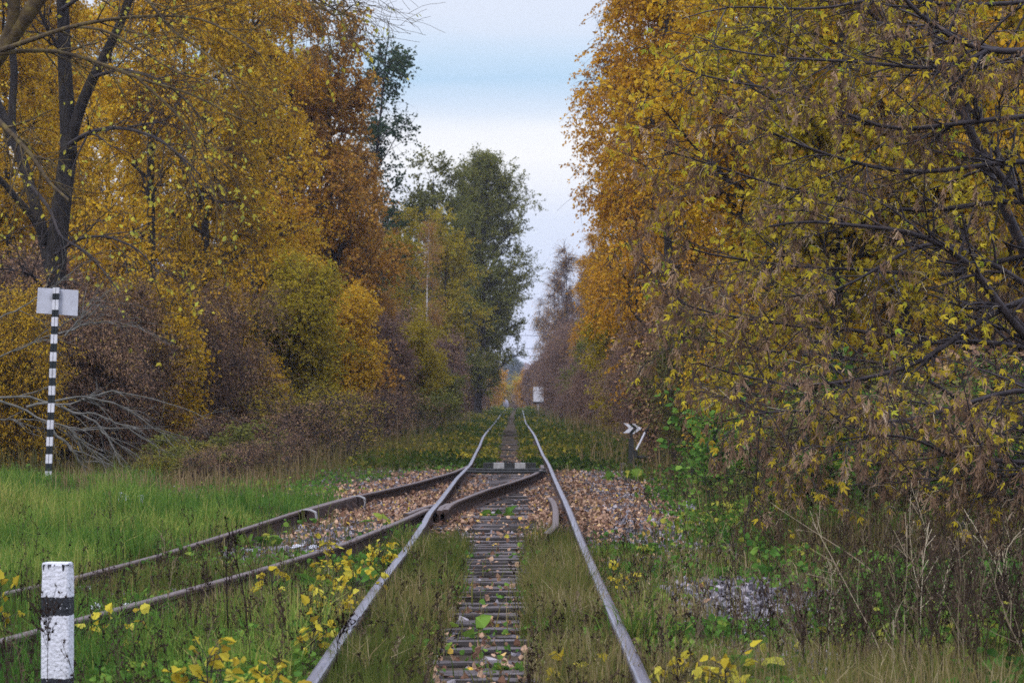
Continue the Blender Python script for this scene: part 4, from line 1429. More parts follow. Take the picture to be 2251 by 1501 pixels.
ML = []
mlimb = [
    ([(2420, 860), (2330, 800), (2251, 740), (2190, 660), (2130, 575), (2040, 520), (1950, 500), (1868, 497), (1780, 482), (1690, 498)], 27, 25.5, .050, .010),
    ([(2400, 700), (2300, 660), (2220, 600), (2140, 560), (2080, 530), (2010, 540), (1930, 590), (1840, 640), (1760, 655)], 27.5, 26.5, .036, .008),
    ([(2420, 120), (2320, 105), (2240, 112), (2170, 112), (2120, 95), (2060, 60), (2010, 20), (1960, -40)], 27, 26, .045, .016),
    ([(2170, 112), (2100, 145), (2020, 150), (1920, 138), (1820, 132), (1740, 128), (1660, 120), (1560, 100)], 26.5, 25.5, .024, .006),
    ([(2420, 400), (2330, 360), (2240, 352), (2150, 365), (2040, 380), (1950, 375), (1850, 350), (1760, 320), (1660, 275), (1560, 240)], 28, 26.5, .036, .007),
    ([(2420, 560), (2330, 500), (2250, 440), (2190, 380), (2140, 300), (2095, 210), (2060, 120), (2040, 30), (2030, -60)], 28.5, 28, .05, .022),
    ([(2420, 700), (2340, 580), (2270, 470), (2200, 350), (2150, 260), (2080, 170), (1990, 90), (1900, 20), (1850, -50)], 29, 28.5, .046, .018),
    ([(2420, 640), (2330, 640), (2251, 655), (2180, 690), (2100, 740), (2040, 790), (1960, 820), (1870, 838), (1760, 850), (1640, 830), (1540, 800)], 27, 25.5, .036, .008),
    ([(2420, 790), (2330, 770), (2240, 765), (2150, 745), (2060, 760), (1960, 742), (1860, 720), (1760, 722), (1650, 700), (1550, 690), (1460, 650)], 28, 27, .036, .007),
    ([(2420, 900), (2330, 870), (2251, 850), (2180, 870), (2080, 900), (1980, 930), (1880, 925), (1780, 900), (1680, 905), (1570, 930)], 26, 25, .032, .006),
    ([(2420, 1000), (2340, 1000), (2250, 1018), (2170, 1010), (2080, 1000), (2010, 960), (1930, 955), (1850, 965)], 24, 23.5, .030, .006),
    ([(2420, 1080), (2340, 1060), (2260, 1038), (2180, 1050), (2090, 1055), (2000, 1050)], 24, 23.5, .024, .006),
    ([(2420, 250), (2320, 250), (2200, 260), (2080, 275), (1960, 290), (1860, 250), (1780, 215), (1690, 190), (1590, 180), (1500, 150)], 28, 27, .034, .007),
    ([(2420, 480), (2320, 450), (2210, 440), (2110, 455), (2000, 470), (1900, 440), (1790, 430), (1680, 400), (1560, 360), (1460, 330)], 29, 27.5, .034, .007),
    ([(2420, 560), (2310, 555), (2200, 570), (2080, 610), (1980, 600), (1870, 590), (1760, 590), (1640, 570), (1540, 560), (1450, 520)], 29, 28, .032, .007),
    ([(2420, -20), (2300, 0), (2180, 10), (2060, 10), (1940, -10), (1820, 20), (1700, 18), (1600, 10), (1500, 40)], 28.5, 27.5, .030, .006),
    ([(2420, -140), (2300, -110), (2180, -100), (2040, -90), (1900, -70), (1760, -60), (1620, -40), (1520, -10)], 29, 28, .034, .008),
    ([(2420, 930), (2320, 960), (2200, 940), (2080, 860), (1980, 800), (1860, 790), (1740, 780), (1620, 760), (1500, 740)], 29.5, 28.5, .030, .007),
    ([(2420, 830), (2300, 900), (2200, 960), (2100, 1000), (2000, 1000), (1900, 985), (1790, 990), (1690, 975), (1590, 1000)], 27.5, 26.5, .028, .006),
]
traced_tree("boxelder_maple", "large seed hung maple reaching in from the right with crossing bare branches", (2440, 1240),
            [([(2440, 1245), (2430, 1000), (2420, 700), (2400, 450), (2380, 200), (2370, -50), (2350, -260)], 28, 28, .20, .09),
             ([(2460, 1240), (2500, 900), (2520, 500), (2480, 100), (2440, -200)], 27, 28, .14, .08),
             ([(2420, 1200), (2370, 980), (2330, 800), (2290, 640), (2220, 480), (2150, 330), (2100, 200), (2060, 60), (2020, -80)], 29.5, 29.5, .075, .035)],
            mlimb, None, (4, .105, T_COMP3, .50, 1.1), 28, ('twigmaple', 'twigmaple', 'maple'), n2=22, n3=7, l2=.78, l3=.34, tr2=.01, tr3=-.05, extra=samaras, ang=(.75, .3), tone_rg=33, twr=.0045)


# fallen pale branches on the left
def brush_pile():
    traced = [
        [(-60, 870), (0, 880), (42, 893), (73, 914), (120, 933), (178, 947), (222, 942), (295, 942), (352, 941)],
        [(-60, 880), (0, 874), (44, 870), (95, 879), (140, 896), (191, 874), (233, 859), (278, 863), (344, 883), (400, 892), (455, 919)],
        [(60, 893), (120, 880), (173, 871), (222, 881), (255, 884), (289, 908), (322, 928), (355, 950), (385, 985)],
        [(150, 938), (164, 952), (175, 974), (195, 983), (222, 1001), (251, 1023), (300, 1050)],
        [(110, 940), (120, 950), (155, 983), (191, 1039), (222, 1072), (247, 1105), (255, 1118)],
        [(130, 893), (151, 905), (211, 923), (242, 963), (289, 994), (329, 1021), (360, 1050)],
        [(-40, 920), (20, 922), (75, 921), (120, 935)],
        [(190, 905), (250, 925), (300, 955), (350, 985), (400, 1010)],
        [(222, 942), (250, 985), (262, 1015), (290, 1035), (300, 1060)],
        [(-40, 790), (0, 785), (60, 758), (112, 735), (150, 705), (180, 690)],
        [(112, 735), (150, 728), (190, 712), (230, 706), (280, 715)],
        [(0, 700), (40, 680), (80, 655), (130, 620), (170, 590)],
        [(140, 740), (185, 690), (195, 665), (230, 650)],
        [(195, 1040), (240, 1075), (270, 1105), (320, 1140)],
    ]
    names = ["dead_branch"]
    labs = ["long pale dead branch lying level across the foot of the striped sign post", "pale dead branch arching highest right of the striped post",
            "pale dead branch curving down to the right of the arching one", "short grey dead branch hanging in the middle of the brush pile",
            "steep grey dead branch running down to the pale plastic sheet", "grey dead branch dividing the brush pile down the middle",
            "short grey branch at the left edge by the striped post", "thin grey dead branch at the right side of the brush pile",
            "thin crooked grey branch falling below the level dead branch", "pale bare branch crossing the striped post under the board",
            "pale forked bare branch right of the sign board", "thin pale branch slanting up behind the sign board",
            "small pale branch standing right of the sign board", "low grey branch ending in the grass beyond the plastic sheet"]
    for i, (t_, lb) in enumerate(zip(traced, labs)):
        rg = np.random.default_rng(200 + i)
        d = 52.2 + rg.uniform(0, 3.2)
        p, r_ = limb(t_, d, d - rg.uniform(-.8, .8), .030 if i < 6 else .018, .006)
        p = p + rg.normal(0, .012, p.shape)
        o0 = p[0].copy()
        g = Geo()
        g.tubes(p - o0, r_, 6)
        P2, R2, _ = sprout((p - o0)[None], r_[None], 9, .15, 1, .75, (.5, .2), 7, -.04, .10, .6, .005, .3, rg=rg)
        P4, R4, _ = sprout(P2, R2, 2, .2, 1, .40, (.6, .2), 5, -.05, .12, .6, .004, .4, rg=rg)
        g.tubes(P2, R2, 4, cap=False)
        g.tubes(P4, np.maximum(R4, .0035), 3, cap=False)
        o = g.obj("dead_branch", M['twigpale'], None, True)
        o.location = o0
        tag(o, lb, "branch", "dead branches on the left")


brush_pile()


# ------------------------------------------------------------------ ground cover
def lat(px, d):
    return (px - 1135) * d / F


def blades(pos, h, w, lean=.35, tone=None, rg=rng, dirn=None):
    n = len(pos)
    a = rg.uniform(0, 2 * math.pi, n)
    ld = np.stack([np.cos(a), np.sin(a), np.zeros(n)], 1)
    fa = rg.uniform(0, 2 * math.pi, n)
    wd = np.stack([np.cos(fa), np.sin(fa), np.zeros(n)], 1)
    up = np.array([0, 0, 1.0])
    ln = (np.abs(rg.normal(0, lean, n)))[:, None]
    h = np.broadcast_to(h, (n,))[:, None]
    w = np.broadcast_to(w, (n,))[:, None]
    mid = pos + up * h * .55 + ld * h * ln * .35
    tip = pos + up * h * (1 - .35 * np.minimum(ln, 1.2)) + ld * h * ln * 1.0
    V = np.stack([pos - wd * w * .5, pos + wd * w * .5, mid + wd * w * .38, mid - wd * w * .38, tip], 1)
    b = (np.arange(n) * 5)[:, None]
    g = Geo()
    tone = rg.random(n) if tone is None else tone
    g.add(V.reshape(-1, 3), b + np.array([0, 1, 2, 3]), 0, tone)
    g.L.append((b + np.array([3, 2, 4])).ravel()); g.C.append(np.full(n, 3, np.int32)); g.M.append(np.zeros(n, np.int32)); g.T.append(np.asarray(tone, np.float32))
    return g


def scatter(n, x0, x1, y0, y1, dens, rg, power=1.0):
    """random points (more of them near the viewer) thinned by dens(x,y) in 0..1"""
    t = rg.random(n)
    y = 1 / ((1 - t) / y0 ** power + t / y1 ** power) ** (1 / power)
    x = rg.uniform(0, 1, n) * (x1(y) - x0(y)) + x0(y)
    k = rg.random(n) < dens(x, y)
    x, y = x[k], y[k]
    return np.column_stack([x, y, ground_z(x, y)])


def xl(y):
    return lat(-60, y)


def xr(y):
    return lat(2310, y)


def uu(x, y):
    return x - track_x(y)


def in_div(x, y):
    """position across the side track, 0 left rail .. 1 right rail"""
    l = np.interp(y, DLY, DLX)
    r_ = np.interp(y, DRY, DRX)
    return (x - l) / np.maximum(r_ - l, .2)


def near_rail(x, y, w=.10):
    u = np.abs(uu(x, y))
    a = np.abs(u - GAUGE / 2) < w
    b = (np.abs(x - np.interp(y, DLY, DLX)) < w) & (y < 61)
    c = (np.abs(x - np.interp(y, DRY, DRX)) < w) & (y < 38)
    bx = np.interp(y, bl[::-1, 1] if bl[0, 1] > bl[-1, 1] else bl[:, 1], bl[::-1, 0] if bl[0, 1] > bl[-1, 1] else bl[:, 0])
    d_ = (np.abs(x - bx) < w) & (y > 36) & (y < 62)
    return a | b | c | d_


def bare_zone(x, y):
    """stony, leaf strewn ground round the turnout: 1 inside"""
    u = uu(x, y)
    n = vnoise(x, y, .8, 5)
    mid = smoothstep(29, 33, y + n * 3) * smoothstep(63, 59, y + n * 3)
    rside = smoothstep(2.6, 2.0, u + (n - .5) * .8)
    dl = np.interp(y, DLY, DLX)
    lside = smoothstep(-1.7, -1.0, x - dl + (n - .5) * 1.2) * smoothstep(33, 36, y) + (u > -.8) * 1.0
    far = smoothstep(.34, .22, np.abs(u)) * (y > 62) * .85
    patch = np.exp(-(((x - 1.75) / .62) ** 2 + ((y - 21.2) / 2.6) ** 2) * 1.4) * 1.3
    dm = in_div(x, y)
    divp = ((dm > .12) & (dm < .9) & (y > 27) & (y < 38)) * .75
    return np.clip(mid * rside * np.clip(lside, 0, 1) + far + patch * (u > .9) + divp, 0, 1)


def centre_strip(x, y):
    u = np.abs(uu(x, y))
    return smoothstep(.20, .40, u + (vnoise(x, y, 1.6, 6) - .5) * .22)


rg = np.random.default_rng(51)


def d_mixed(x, y):
    u = uu(x, y)
    b = 1 - bare_zone(x, y)
    c = np.where(np.abs(u) < GAUGE / 2, .03 + .97 * centre_strip(x, y), 1.0)
    lush = smoothstep(.0, -.8, x - np.interp(y, DLY, DLX, left=DLX[0], right=-9)) * (y < 56)
    right = 1 - .6 * smoothstep(1.0, 1.8, u) * (y < 26)
    return np.where(near_rail(x, y, .05), 0, b * c * right * (1 - .75 * lush) * (.35 + .65 * vnoise(x, y, 1.3, 3)))


pos = scatter(170000, xl, xr, 13.5, 66, d_mixed, rg, 1.0)
n_ = len(pos)
u_ = np.abs(uu(pos[:, 0], pos[:, 1]))
hh_ = rg.uniform(.06, .26, n_) * (.45 + .95 * vnoise(pos[:, 0], pos[:, 1], .9, 8)) * np.where(u_ > 1.6, 1.35, 1.0)
hh_ = np.where((u_ < .79) & (u_ > .38), hh_ * 1.3, hh_)
tn = np.clip(vnoise(pos[:, 0], pos[:, 1], .7, 12) * .8 + rg.normal(.1, .2, n_), 0, 1)
g = blades(pos, hh_, rg.uniform(.004, .009, n_) * (.6 + pos[:, 1] / 45), .45, tn, rg)
tag(g.obj("mixed_grass", M['drygrass']), kind="stuff")


def d_track(x, y):
    u = np.abs(uu(x, y))
    return (u > .22) * (u < .76) * centre_strip(x, y) * (.4 + .6 * vnoise(x, y, 1.2, 24)) * smoothstep(32, 29, y)


pos = scatter(60000, lambda y: track_x(y) - .8, lambda y: track_x(y) + .8, 13.5, 32, d_track, rg, 1.0)
n_ = len(pos)
hh_ = rg.uniform(.10, .36, n_) * (.4 + .9 * vnoise(pos[:, 0], pos[:, 1], 1.1, 25))
tn = np.clip(vnoise(pos[:, 0], pos[:, 1], 1.0, 26) * .7 + rg.normal(.12, .22, n_), 0, 1)
g = blades(pos, hh_, rg.uniform(.003, .007, n_) * (.6 + pos[:, 1] / 40), .5, tn, rg)
tag(g.obj("track_grass", M['drygrass']), kind="stuff")


def d_lush(x, y):
    dl = np.interp(y, DLY, DLX, left=DLX[0] - 1)
    edge = smoothstep(53.5, 50, y + (vnoise(x, y, .6, 4) - .5) * 5 + smoothstep(-6.6, -4.5, x) * 12)
    a = smoothstep(-.10, -.45, x - dl) * edge
    # also herbs and grass between and beside the side track rails close to the viewer
    b = ((x > dl + .12) & (uu(x, y) < -1.0) & (y < 22)) * .12
    return np.where(near_rail(x, y, .06), 0, np.clip(a + b, 0, 1))


pos = scatter(150000, xl, lambda y: lat(760, y), 15, 56, d_lush, rg, .8)
n_ = len(pos)
hh_ = rg.uniform(.10, .34, n_) * (.25 + 1.5 * vnoise(pos[:, 0], pos[:, 1], 1.3, 18) ** 1.4)
yel = np.exp(-(((pos[:, 0] + 5.6) / 1.6) ** 2 + ((pos[:, 1] - 33) / 6) ** 2))
hh_ *= 1 + .6 * yel
tn = np.clip(vnoise(pos[:, 0], pos[:, 1], .55, 22) * .7 - .1 + .45 * yel + rg.normal(.12, .2, n_), 0, 1)
g = blades(pos, hh_, rg.uniform(.006, .012, n_) * (.6 + pos[:, 1] / 50), .55, tn, rg)
tag(g.obj("lush_grass", M['grass']), kind="stuff")


def d_tall(x, y):
    u = np.abs(uu(x, y))
    e = smoothstep(1.35, 2.3, u + (vnoise(x, y, .5, 31) - .5) * 1.3) * smoothstep(60, 66, y)
    e2 = smoothstep(2.3, 3.0, uu(x, y) + (vnoise(x, y, .7, 33) - .5) * .8) * (y > 24)
    e3 = smoothstep(-5.0, -6.5, uu(x, y)) * (y > 53) + ((uu(x, y) < -3.4) & (y > 42) & (x > -7)) * smoothstep(.2, -.5, x - np.interp(y, DLY, DLX, right=-2) + .9)
    return np.clip(np.maximum(np.maximum(e, e2 * .8), e3), 0, 1) * (.3 + .7 * vnoise(x, y, .8, 35))


pos = scatter(110000, xl, xr, 24, 300, d_tall, rg, .55)
n_ = len(pos)
hh_ = rg.uniform(.25, .85, n_) * (.4 + .9 * vnoise(pos[:, 0], pos[:, 1], .35, 37)) * np.clip(.7 + pos[:, 1] / 150, .7, 1.4)
tn = np.clip(vnoise(pos[:, 0], pos[:, 1], .3, 39) * .9 + rg.normal(.05, .2, n_), 0, 1)
g = blades(pos, hh_, rg.uniform(.006, .012, n_) * (.6 + pos[:, 1] / 55), .3, tn, rg)
tag(g.obj("tall_grass", M['tallgrass']), kind="stuff")


def d_far(x, y):
    u = np.abs(uu(x, y))
    return np.where(near_rail(x, y, .07), 0, smoothstep(.24, .38, u + (vnoise(x, y, .5, 41) - .5) * .2)) * (.35 + .65 * vnoise(x, y, .35, 43))


pos = scatter(46000, lambda y: track_x(y) - 3.4, lambda y: track_x(y) + 3.2, 61, 340, d_far, rg, .6)
n_ = len(pos)
g = Geo()
hz = rg.uniform(.02, .34, n_) * (.4 + .9 * vnoise(pos[:, 0], pos[:, 1], .4, 44))
hz = np.where(np.abs(uu(pos[:, 0], pos[:, 1])) < 1.15, np.minimum(hz, .15), hz)
leaf_cloud(g, pos + np.column_stack([np.zeros(n_), np.zeros(n_), hz]), .05 + pos[:, 1] * .0006, T_BROAD, hang=-.2, tone=np.clip(vnoise(pos[:, 0], pos[:, 1], .22, 47) * 1.1 - .1 + rg.normal(0, .2, n_), 0, 1), rg=rg)
M['farherb'] = leaf_mat("yellowing_herbs", [(0, (.03, .06, .015)), (.4, (.075, .11, .022)), (.75, (.14, .14, .03)), (1, (.36, .29, .04))])
tag(g.obj("yellowing_herbs", M['farherb']), kind="stuff")


def d_herb(x, y):
    u = uu(x, y)
    b = 1 - bare_zone(x, y)
    c = np.where(np.abs(u) < GAUGE / 2, .03 + .5 * centre_strip(x, y), 1.0)
    return np.where(near_rail(x, y, .06), 0, b * c * np.clip(vnoise(x, y, .9, 61) * 2.2 - .7, 0.03, 1))


pos = scatter(150000, xl, xr, 13.5, 62, d_herb, rg, 1.0)
n_ = len(pos)
pos[:, 2] += rg.uniform(.01, .20, n_) * vnoise(pos[:, 0], pos[:, 1], 1.5, 63)
g = Geo()
leaf_cloud(g, pos, rg.uniform(.02, .055, n_) * (.8 + pos[:, 1] / 60), T_BROAD, hang=-.15, tone=np.clip(vnoise(pos[:, 0], pos[:, 1], 1.1, 66) * .7 + rg.normal(.12, .2, n_), 0, 1), rg=rg)
tag(g.obj("low_herbs", M['herb']), kind="stuff")


# crushed stone
def stones(pos, size, rg):
    n = len(pos)
    c = np.array([(-1, -1, -1), (1, -1, -1), (1, 1, -1), (-1, 1, -1), (-1, -1, 1), (1, -1, 1), (1, 1, 1), (-1, 1, 1)], float) * .5
    V = c[None] * rg.uniform(.55, 1.15, (n, 8, 1)) * rg.uniform(.6, 1.2, (n, 1, 3)) + rg.normal(0, .08, (n, 8, 3))
    a = rg.normal(size=(n, 4)); a /= np.linalg.norm(a, axis=1, keepdims=True)
    w, x, y, z = a.T
    Rm = np.stack([1 - 2 * (y * y + z * z), 2 * (x * y - z * w), 2 * (x * z + y * w), 2 * (x * y + z * w), 1 - 2 * (x * x + z * z), 2 * (y * z - x * w),
                   2 * (x * z - y * w), 2 * (y * z + x * w), 1 - 2 * (x * x + y * y)], 1).reshape(n, 3, 3)
    V = np.einsum('nij,nkj->nki', Rm, V) * np.broadcast_to(size, (n,))[:, None, None] + pos[:, None]
    q = np.array([[3, 2, 1, 0], [4, 5, 6, 7], [0, 1, 5, 4], [1, 2, 6, 5], [2, 3, 7, 6], [3, 0, 4, 7]])
    g = Geo()
    g.add(V.reshape(-1, 3), (q[None] + (np.arange(n) * 8)[:, None, None]).reshape(-1, 4), 0, np.repeat(rg.random(n), 6))
    return g


def on_sleeper_free(x, y):
    return 1.0


pos = scatter(110000, lambda y: lat(300, y), lambda y: lat(1850, y), 13.5, 64, lambda x, y: np.where(np.abs(uu(x, y)) < 1.25, .35, 1) * np.clip(bare_zone(x, y) + .12, 0, 1), rg, .6)
pos[:, 2] += rg.uniform(-.02, .012, len(pos)) - .012 * (np.abs(uu(pos[:, 0], pos[:, 1])) < 1.3)
tag(stones(pos, rg.uniform(.028, .062, len(pos)), rg).obj("crushed_stone", M['stone']), kind="stuff")

# fallen leaves
def d_lit(x, y):
    u = uu(x, y)
    z1 = smoothstep(29, 35, y) * smoothstep(66, 58, y) * (vnoise(x, y, .9, 71) * .9 + .25)
    tr_ = np.where(np.abs(u) < .8, .9 * smoothstep(.2, .5, np.abs(u) + (vnoise(x, y, 1.4, 73) - .5) * .3) + .07, 1.0)
    tr_ = np.where((np.abs(u) < .34) & (y > 61), .8, tr_)
    return np.clip(bare_zone(x, y) * z1 * tr_ * np.where(u > 1.35, .55, 1) + .03 + .3 * (np.abs(u) < .34) * (y > 62) * (y < 80), 0, 1)


pos = scatter(150000, lambda y: lat(350, y), lambda y: lat(1560, y), 13.5, 90, d_lit, rg, .45)
n_ = len(pos)
pos[:, 2] += rg.uniform(.015, .05, n_)
g = Geo()
leaf_cloud(g, pos, rg.uniform(.03, .062, n_), T_BROAD, hang=.0, rg=rg)
tag(g.obj("fallen_leaves", M['litter']), kind="stuff")


# dead weed stalks: stem, side twigs, seed specks
def weeds(pos, h, rg, g=None, lean=.10, nb=9, seeds=True, tone=None):
    n = len(pos)
    g = g or Geo()
    K = 5
    d = unit(np.column_stack([rg.normal(0, lean, n), rg.normal(0, lean, n), np.ones(n)]))
    P = np.empty((n, K, 3)); P[:, 0] = pos
    for k in range(1, K):
        d = unit(d + rg.normal(0, .07, d.shape))
        P[:, k] = P[:, k - 1] + d * (h / (K - 1))[:, None]
    Rr = (.0016 + h * .0018)[:, None] * np.linspace(1, .45, K)[None]
    tn = rg.random(n) if tone is None else tone
    g.tubes(P, Rr, 3, 0, tn, cap=False)
    if nb:
        C, CR, _ = sprout(P, Rr, nb, .35, 1.0, lambda t, i: h[i] * rg.uniform(.10, .30, len(t)) * (1.25 - .6 * t), (.55, .2), 4, .06, .12, .7, .0015, .5, rg=rg)
        ti = np.repeat(np.arange(n), nb)
        g.tubes(C, np.maximum(CR, .0013), 3, 0, tn[ti], cap=False)
        if seeds:
            pz, ax, ix = along(C, 3, .3, 1.05, rg)
            leaf_cloud(g, pz, rg.uniform(.010, .022, len(pz)), T_OVAL, ax, 0, np.clip(tn[ti][ix] * .8, 0, .8), rg=rg)
    return g


def d_weed_r(x, y):
    u = uu(x, y)
    a = smoothstep(1.3, 2.3, u + (vnoise(x, y, .9, 81) - .5) * 1.2) * (.25 + .75 * vnoise(x, y, .8, 82))
    return a * (1 - .9 * np.exp(-(((x - 1.75) / .7) ** 2 + ((y - 21.2) / 2.2) ** 2)))


pos = scatter(2100, lambda y: lat(1380, y), xr, 14.5, 36, d_weed_r, rg, 1.0)
h_ = rg.uniform(.30, .85, len(pos)) * (.55 + .6 * vnoise(pos[:, 0], pos[:, 1], .6, 84)) * np.where(uu(pos[:, 0], pos[:, 1]) > 2.2, 1.15, .8)
tn = np.where(rg.random(len(pos)) < .13, rg.uniform(.75, 1, len(pos)), rg.beta(1.3, 2.0, len(pos)) * .85)
tag(weeds(pos, h_, rg, tone=tn, lean=.24).obj("dry_weeds", M['stalk']), kind="stuff")


def d_weed_l(x, y):
    u = uu(x, y)
    return np.where(near_rail(x, y, .05), 0, ((u < -.9) * (.25 + .5 * vnoise(x, y, 1.1, 86)) + (np.abs(u) < .75) * (np.abs(u) > .22) * .75 + ((u > .85) & (u < 1.5)) * .5) * (1 - bare_zone(x, y)))


pos = scatter(1900, xl, lambda y: lat(1500, y), 13.8, 33, d_weed_l, rg, 1.2)
h_ = rg.uniform(.14, .50, len(pos)) * np.where(np.abs(uu(pos[:, 0], pos[:, 1])) < .8, .62, 1)
tag(weeds(pos, h_, rg, nb=7, tone=rg.beta(1.3, 2.6, len(pos))).obj("dark_weed_stalks", M['stalk']), kind="stuff")

# leafy undergrowth at the foot of the right hand brush
pos = scatter(80000, lambda y: lat(1420, y), xr, 13.6, 46, lambda x, y: smoothstep(1.7, 2.8, uu(x, y) + (vnoise(x, y, .9, 91) - .5)) * np.clip(vnoise(x, y, .9, 93) * 2 - .4, 0.08, 1), rg, .8)
n_ = len(pos)
pos[:, 2] += rg.uniform(.03, .55, n_) * vnoise(pos[:, 0], pos[:, 1], 1.0, 95)
g = Geo()
leaf_cloud(g, pos, rg.uniform(.035, .075, n_), T_BROAD, hang=.1, tone=np.clip(vnoise(pos[:, 0], pos[:, 1], .8, 97) * .8 + rg.normal(.1, .22, n_), 0, 1), rg=rg)
tag(g.obj("leafy_undergrowth", M['herb']), kind="stuff")


# ------------------------------------------------------------------ single plants
def at_px(px, py, h=0.0):
    """ground point under a thing whose visible mark at (px,py) sits h above the ground"""
    d = F * (1.60 - h) / (py - 862)
    for _ in range(6):
        x = lat(px, d)
        zz = float(ground_z(x, d)) + h
        d = F * (ZC - zz) / (py - 862)
    return np.array([lat(px, d), d, float(ground_z(lat(px, d), d))])


_lb = [(0, 0), (.22, -.02), (.40, .16), (.36, .36), (.46, .52), (.30, .62), (.18, .84), (0, 1.0)]
_lb = _lb + [(-x, y) for x, y in _lb[-2:0:-1]]
T_LOBE = (np.array([(x, y, .35 * abs(x) - .25 * y * y) for x, y in _lb]), np.array([list(range(len(_lb)))]))


def sapling(px, py, h, nleaf, size, label, seed, mat='yellow', spread=.16):
    rg = np.random.default_rng(seed)
    b = at_px(px, py, h)
    e = empty("sapling", b)
    tag(e, label, "plant", "yellow saplings among the weeds")
    st, lf = Geo(), Geo()
    t = np.linspace(0, 1, 6)[:, None]
    end = np.array([rg.normal(0, .04), rg.normal(0, .04), h])
    P = t * end + rg.normal(0, .006, (6, 3)) * t
    st.tubes(P, np.linspace(.005, .003, 6), 5)
    n = int(nleaf * 1.15) + 2
    size = size * .66
    C, CR, _ = sprout(P[None], np.full((1, 6), .004), n, .45, 1.0, lambda tt, i: spread * rg.uniform(.5, 1.2, len(tt)), (1.0, .3), 5, np.array([0, 0, 0, -.12, -.2]), .08, .6, .0022, .7, rg=rg)
    st.tubes(C, np.maximum(CR, .0018), 3, cap=False)
    leaf_cloud(lf, C[:, -1], size, T_LOBE, unit(C[:, -1] - C[:, -2]), .7, rg=rg, axis_w=1.0)
    leaf_cloud(lf, C[:, 3], size * .8, T_LOBE, unit(C[:, -1] - C[:, -2]), .2, rg=rg, axis_w=.8)
    st.obj("stem", M['twig'], e)
    lf.obj("leaves", M[mat], e)
    return e


SAP = [
    (742, 1238, .34, 16, .085, "tall yellow maple sapling next to the inner side rail"),
    (783, 1272, .26, 10, .08, "domed yellow sapling just left of the main left rail"),
    (842, 1212, .24, 20, .075, "spreading pale yellow sapling in the angle below the crossing"),
    (604, 1256, .28, 7, .085, "single yellow leaf cluster below the inner side rail"),
    (748, 1310, .22, 20, .07, "broad low yellow sapling left of the main left rail"),
    (668, 1372, .30, 12, .085, "bright yellow sapling with drooping leaves beside the left rail"),
    (472, 1445, .36, 18, .085, "large yellow sapling right of the white marker post"),
    (590, 1484, .26, 16, .08, "yellow sapling at the bottom edge left of the rail"),
    (236, 1358, .30, 7, .095, "yellow leaves hanging just right of the white marker post"),
    (18, 1310, .34, 10, .10, "yellow sapling cut by the left edge of the frame"),
    (1490, 1470, .18, 8, .085, "small yellow sapling right of the right rail end"),
    (1590, 1468, .20, 10, .09, "largest yellow sapling at the bottom right of the rail"),
    (1546, 1484, .14, 7, .08, "low orange yellow sapling between two others at the lower right"),
    (1268, 1482, .13, 8, .085, "yellow leaves on the nearest sleeper inside the right rail"),
    (1376, 1264, .18, 9, .07, "yellow plant outside the right rail beyond the grass tuft"),
    (700, 1196, .24, 8, .075, "yellow plant between the side track rails near the white flowers"),
    (1022, 1002, .24, 26, .085, "bright yellow plant against the left rail behind the switch"),
    (934, 992, .30, 16, .085, "yellow plant in the grass left of the switch"),
    (1152, 1168, .16, 6, .07, "yellow leaves inside the right rail near the check rail"),
    (895, 1132, .12, 4, .075, "few yellow leaves hanging by the crossing"),
    (1520, 975, .5, 10, .10, "yellow leaves in front of the dark brush right of the switch stand"),
    (555, 640, 0, 0, 0, None),
]
for i, s_ in enumerate(SAP):
    if s_[5]:
        sapling(*s_[:5], s_[5], 300 + i)


def tuft(px, py, n, h, label, seed, mat='grass', lean=.6, w=.009):
    rg = np.random.default_rng(seed)
    b = at_px(px, py)
    p = rg.normal(0, .07, (n, 3)) * [1, 1, 0]
    g = blades(p, rg.uniform(.5, 1.1, n) * h, w, lean, np.clip(rg.normal(.6, .25, n), 0, 1), rg)
    o = g.obj("grass_tuft", M[mat])
    o.location = b
    tag(o, label, "grass", "big grass tufts by the rails")


tuft(1412, 1440, 150, .48, "arching green grass tuft just outside the right rail", 401)
tuft(925, 1262, 190, .42, "upright grass tuft inside the left rail below the crossing", 402, 'drygrass', .35)
tuft(880, 1205, 80, .34, "small grass tuft in the angle between the crossing rails", 403)
tuft(795, 1520, 110, .34, "yellowish grass tuft inside the left rail at the bottom edge", 404, 'drygrass')
tuft(1185, 1215, 110, .36, "grass tuft inside the right rail near the check rail", 405, 'drygrass', .4)
tuft(200, 1300, 60, .26, "bent pale grass tuft right of the white post by the side rail", 406, 'drygrass', .8)
tuft(1318, 1232, 60, .26, "small grass tuft outside the right rail at the gravel edge", 407)


def rosette(px, py, n, size, label, seed, h=.10):
    rg = np.random.default_rng(seed)
    b = at_px(px, py, h * .5)
    a = rg.uniform(0, 6.28, n)
    ax = np.column_stack([np.cos(a), np.sin(a), rg.uniform(.1, .7, n)])
    g = Geo()
    st = Geo()
    root = np.column_stack([np.cos(a), np.sin(a), np.zeros(n)]) * .02
    tip = root + ax * h * .8
    st.tubes(np.stack([root, (root + tip) / 2 + [0, 0, .02], tip], 1), .003, 3, cap=False)
    leaf_cloud(g, tip, size, T_BROAD, ax, -.05, np.clip(rg.normal(.65, .2, n), 0, 1), rg=rg, axis_w=3)
    e = empty("leafy_plant", b)
    st.obj("stems", M['twig'], e)
    g.obj("leaves", M['herb'], e)
    tag(e, label, "plant", "broad leaved plants")


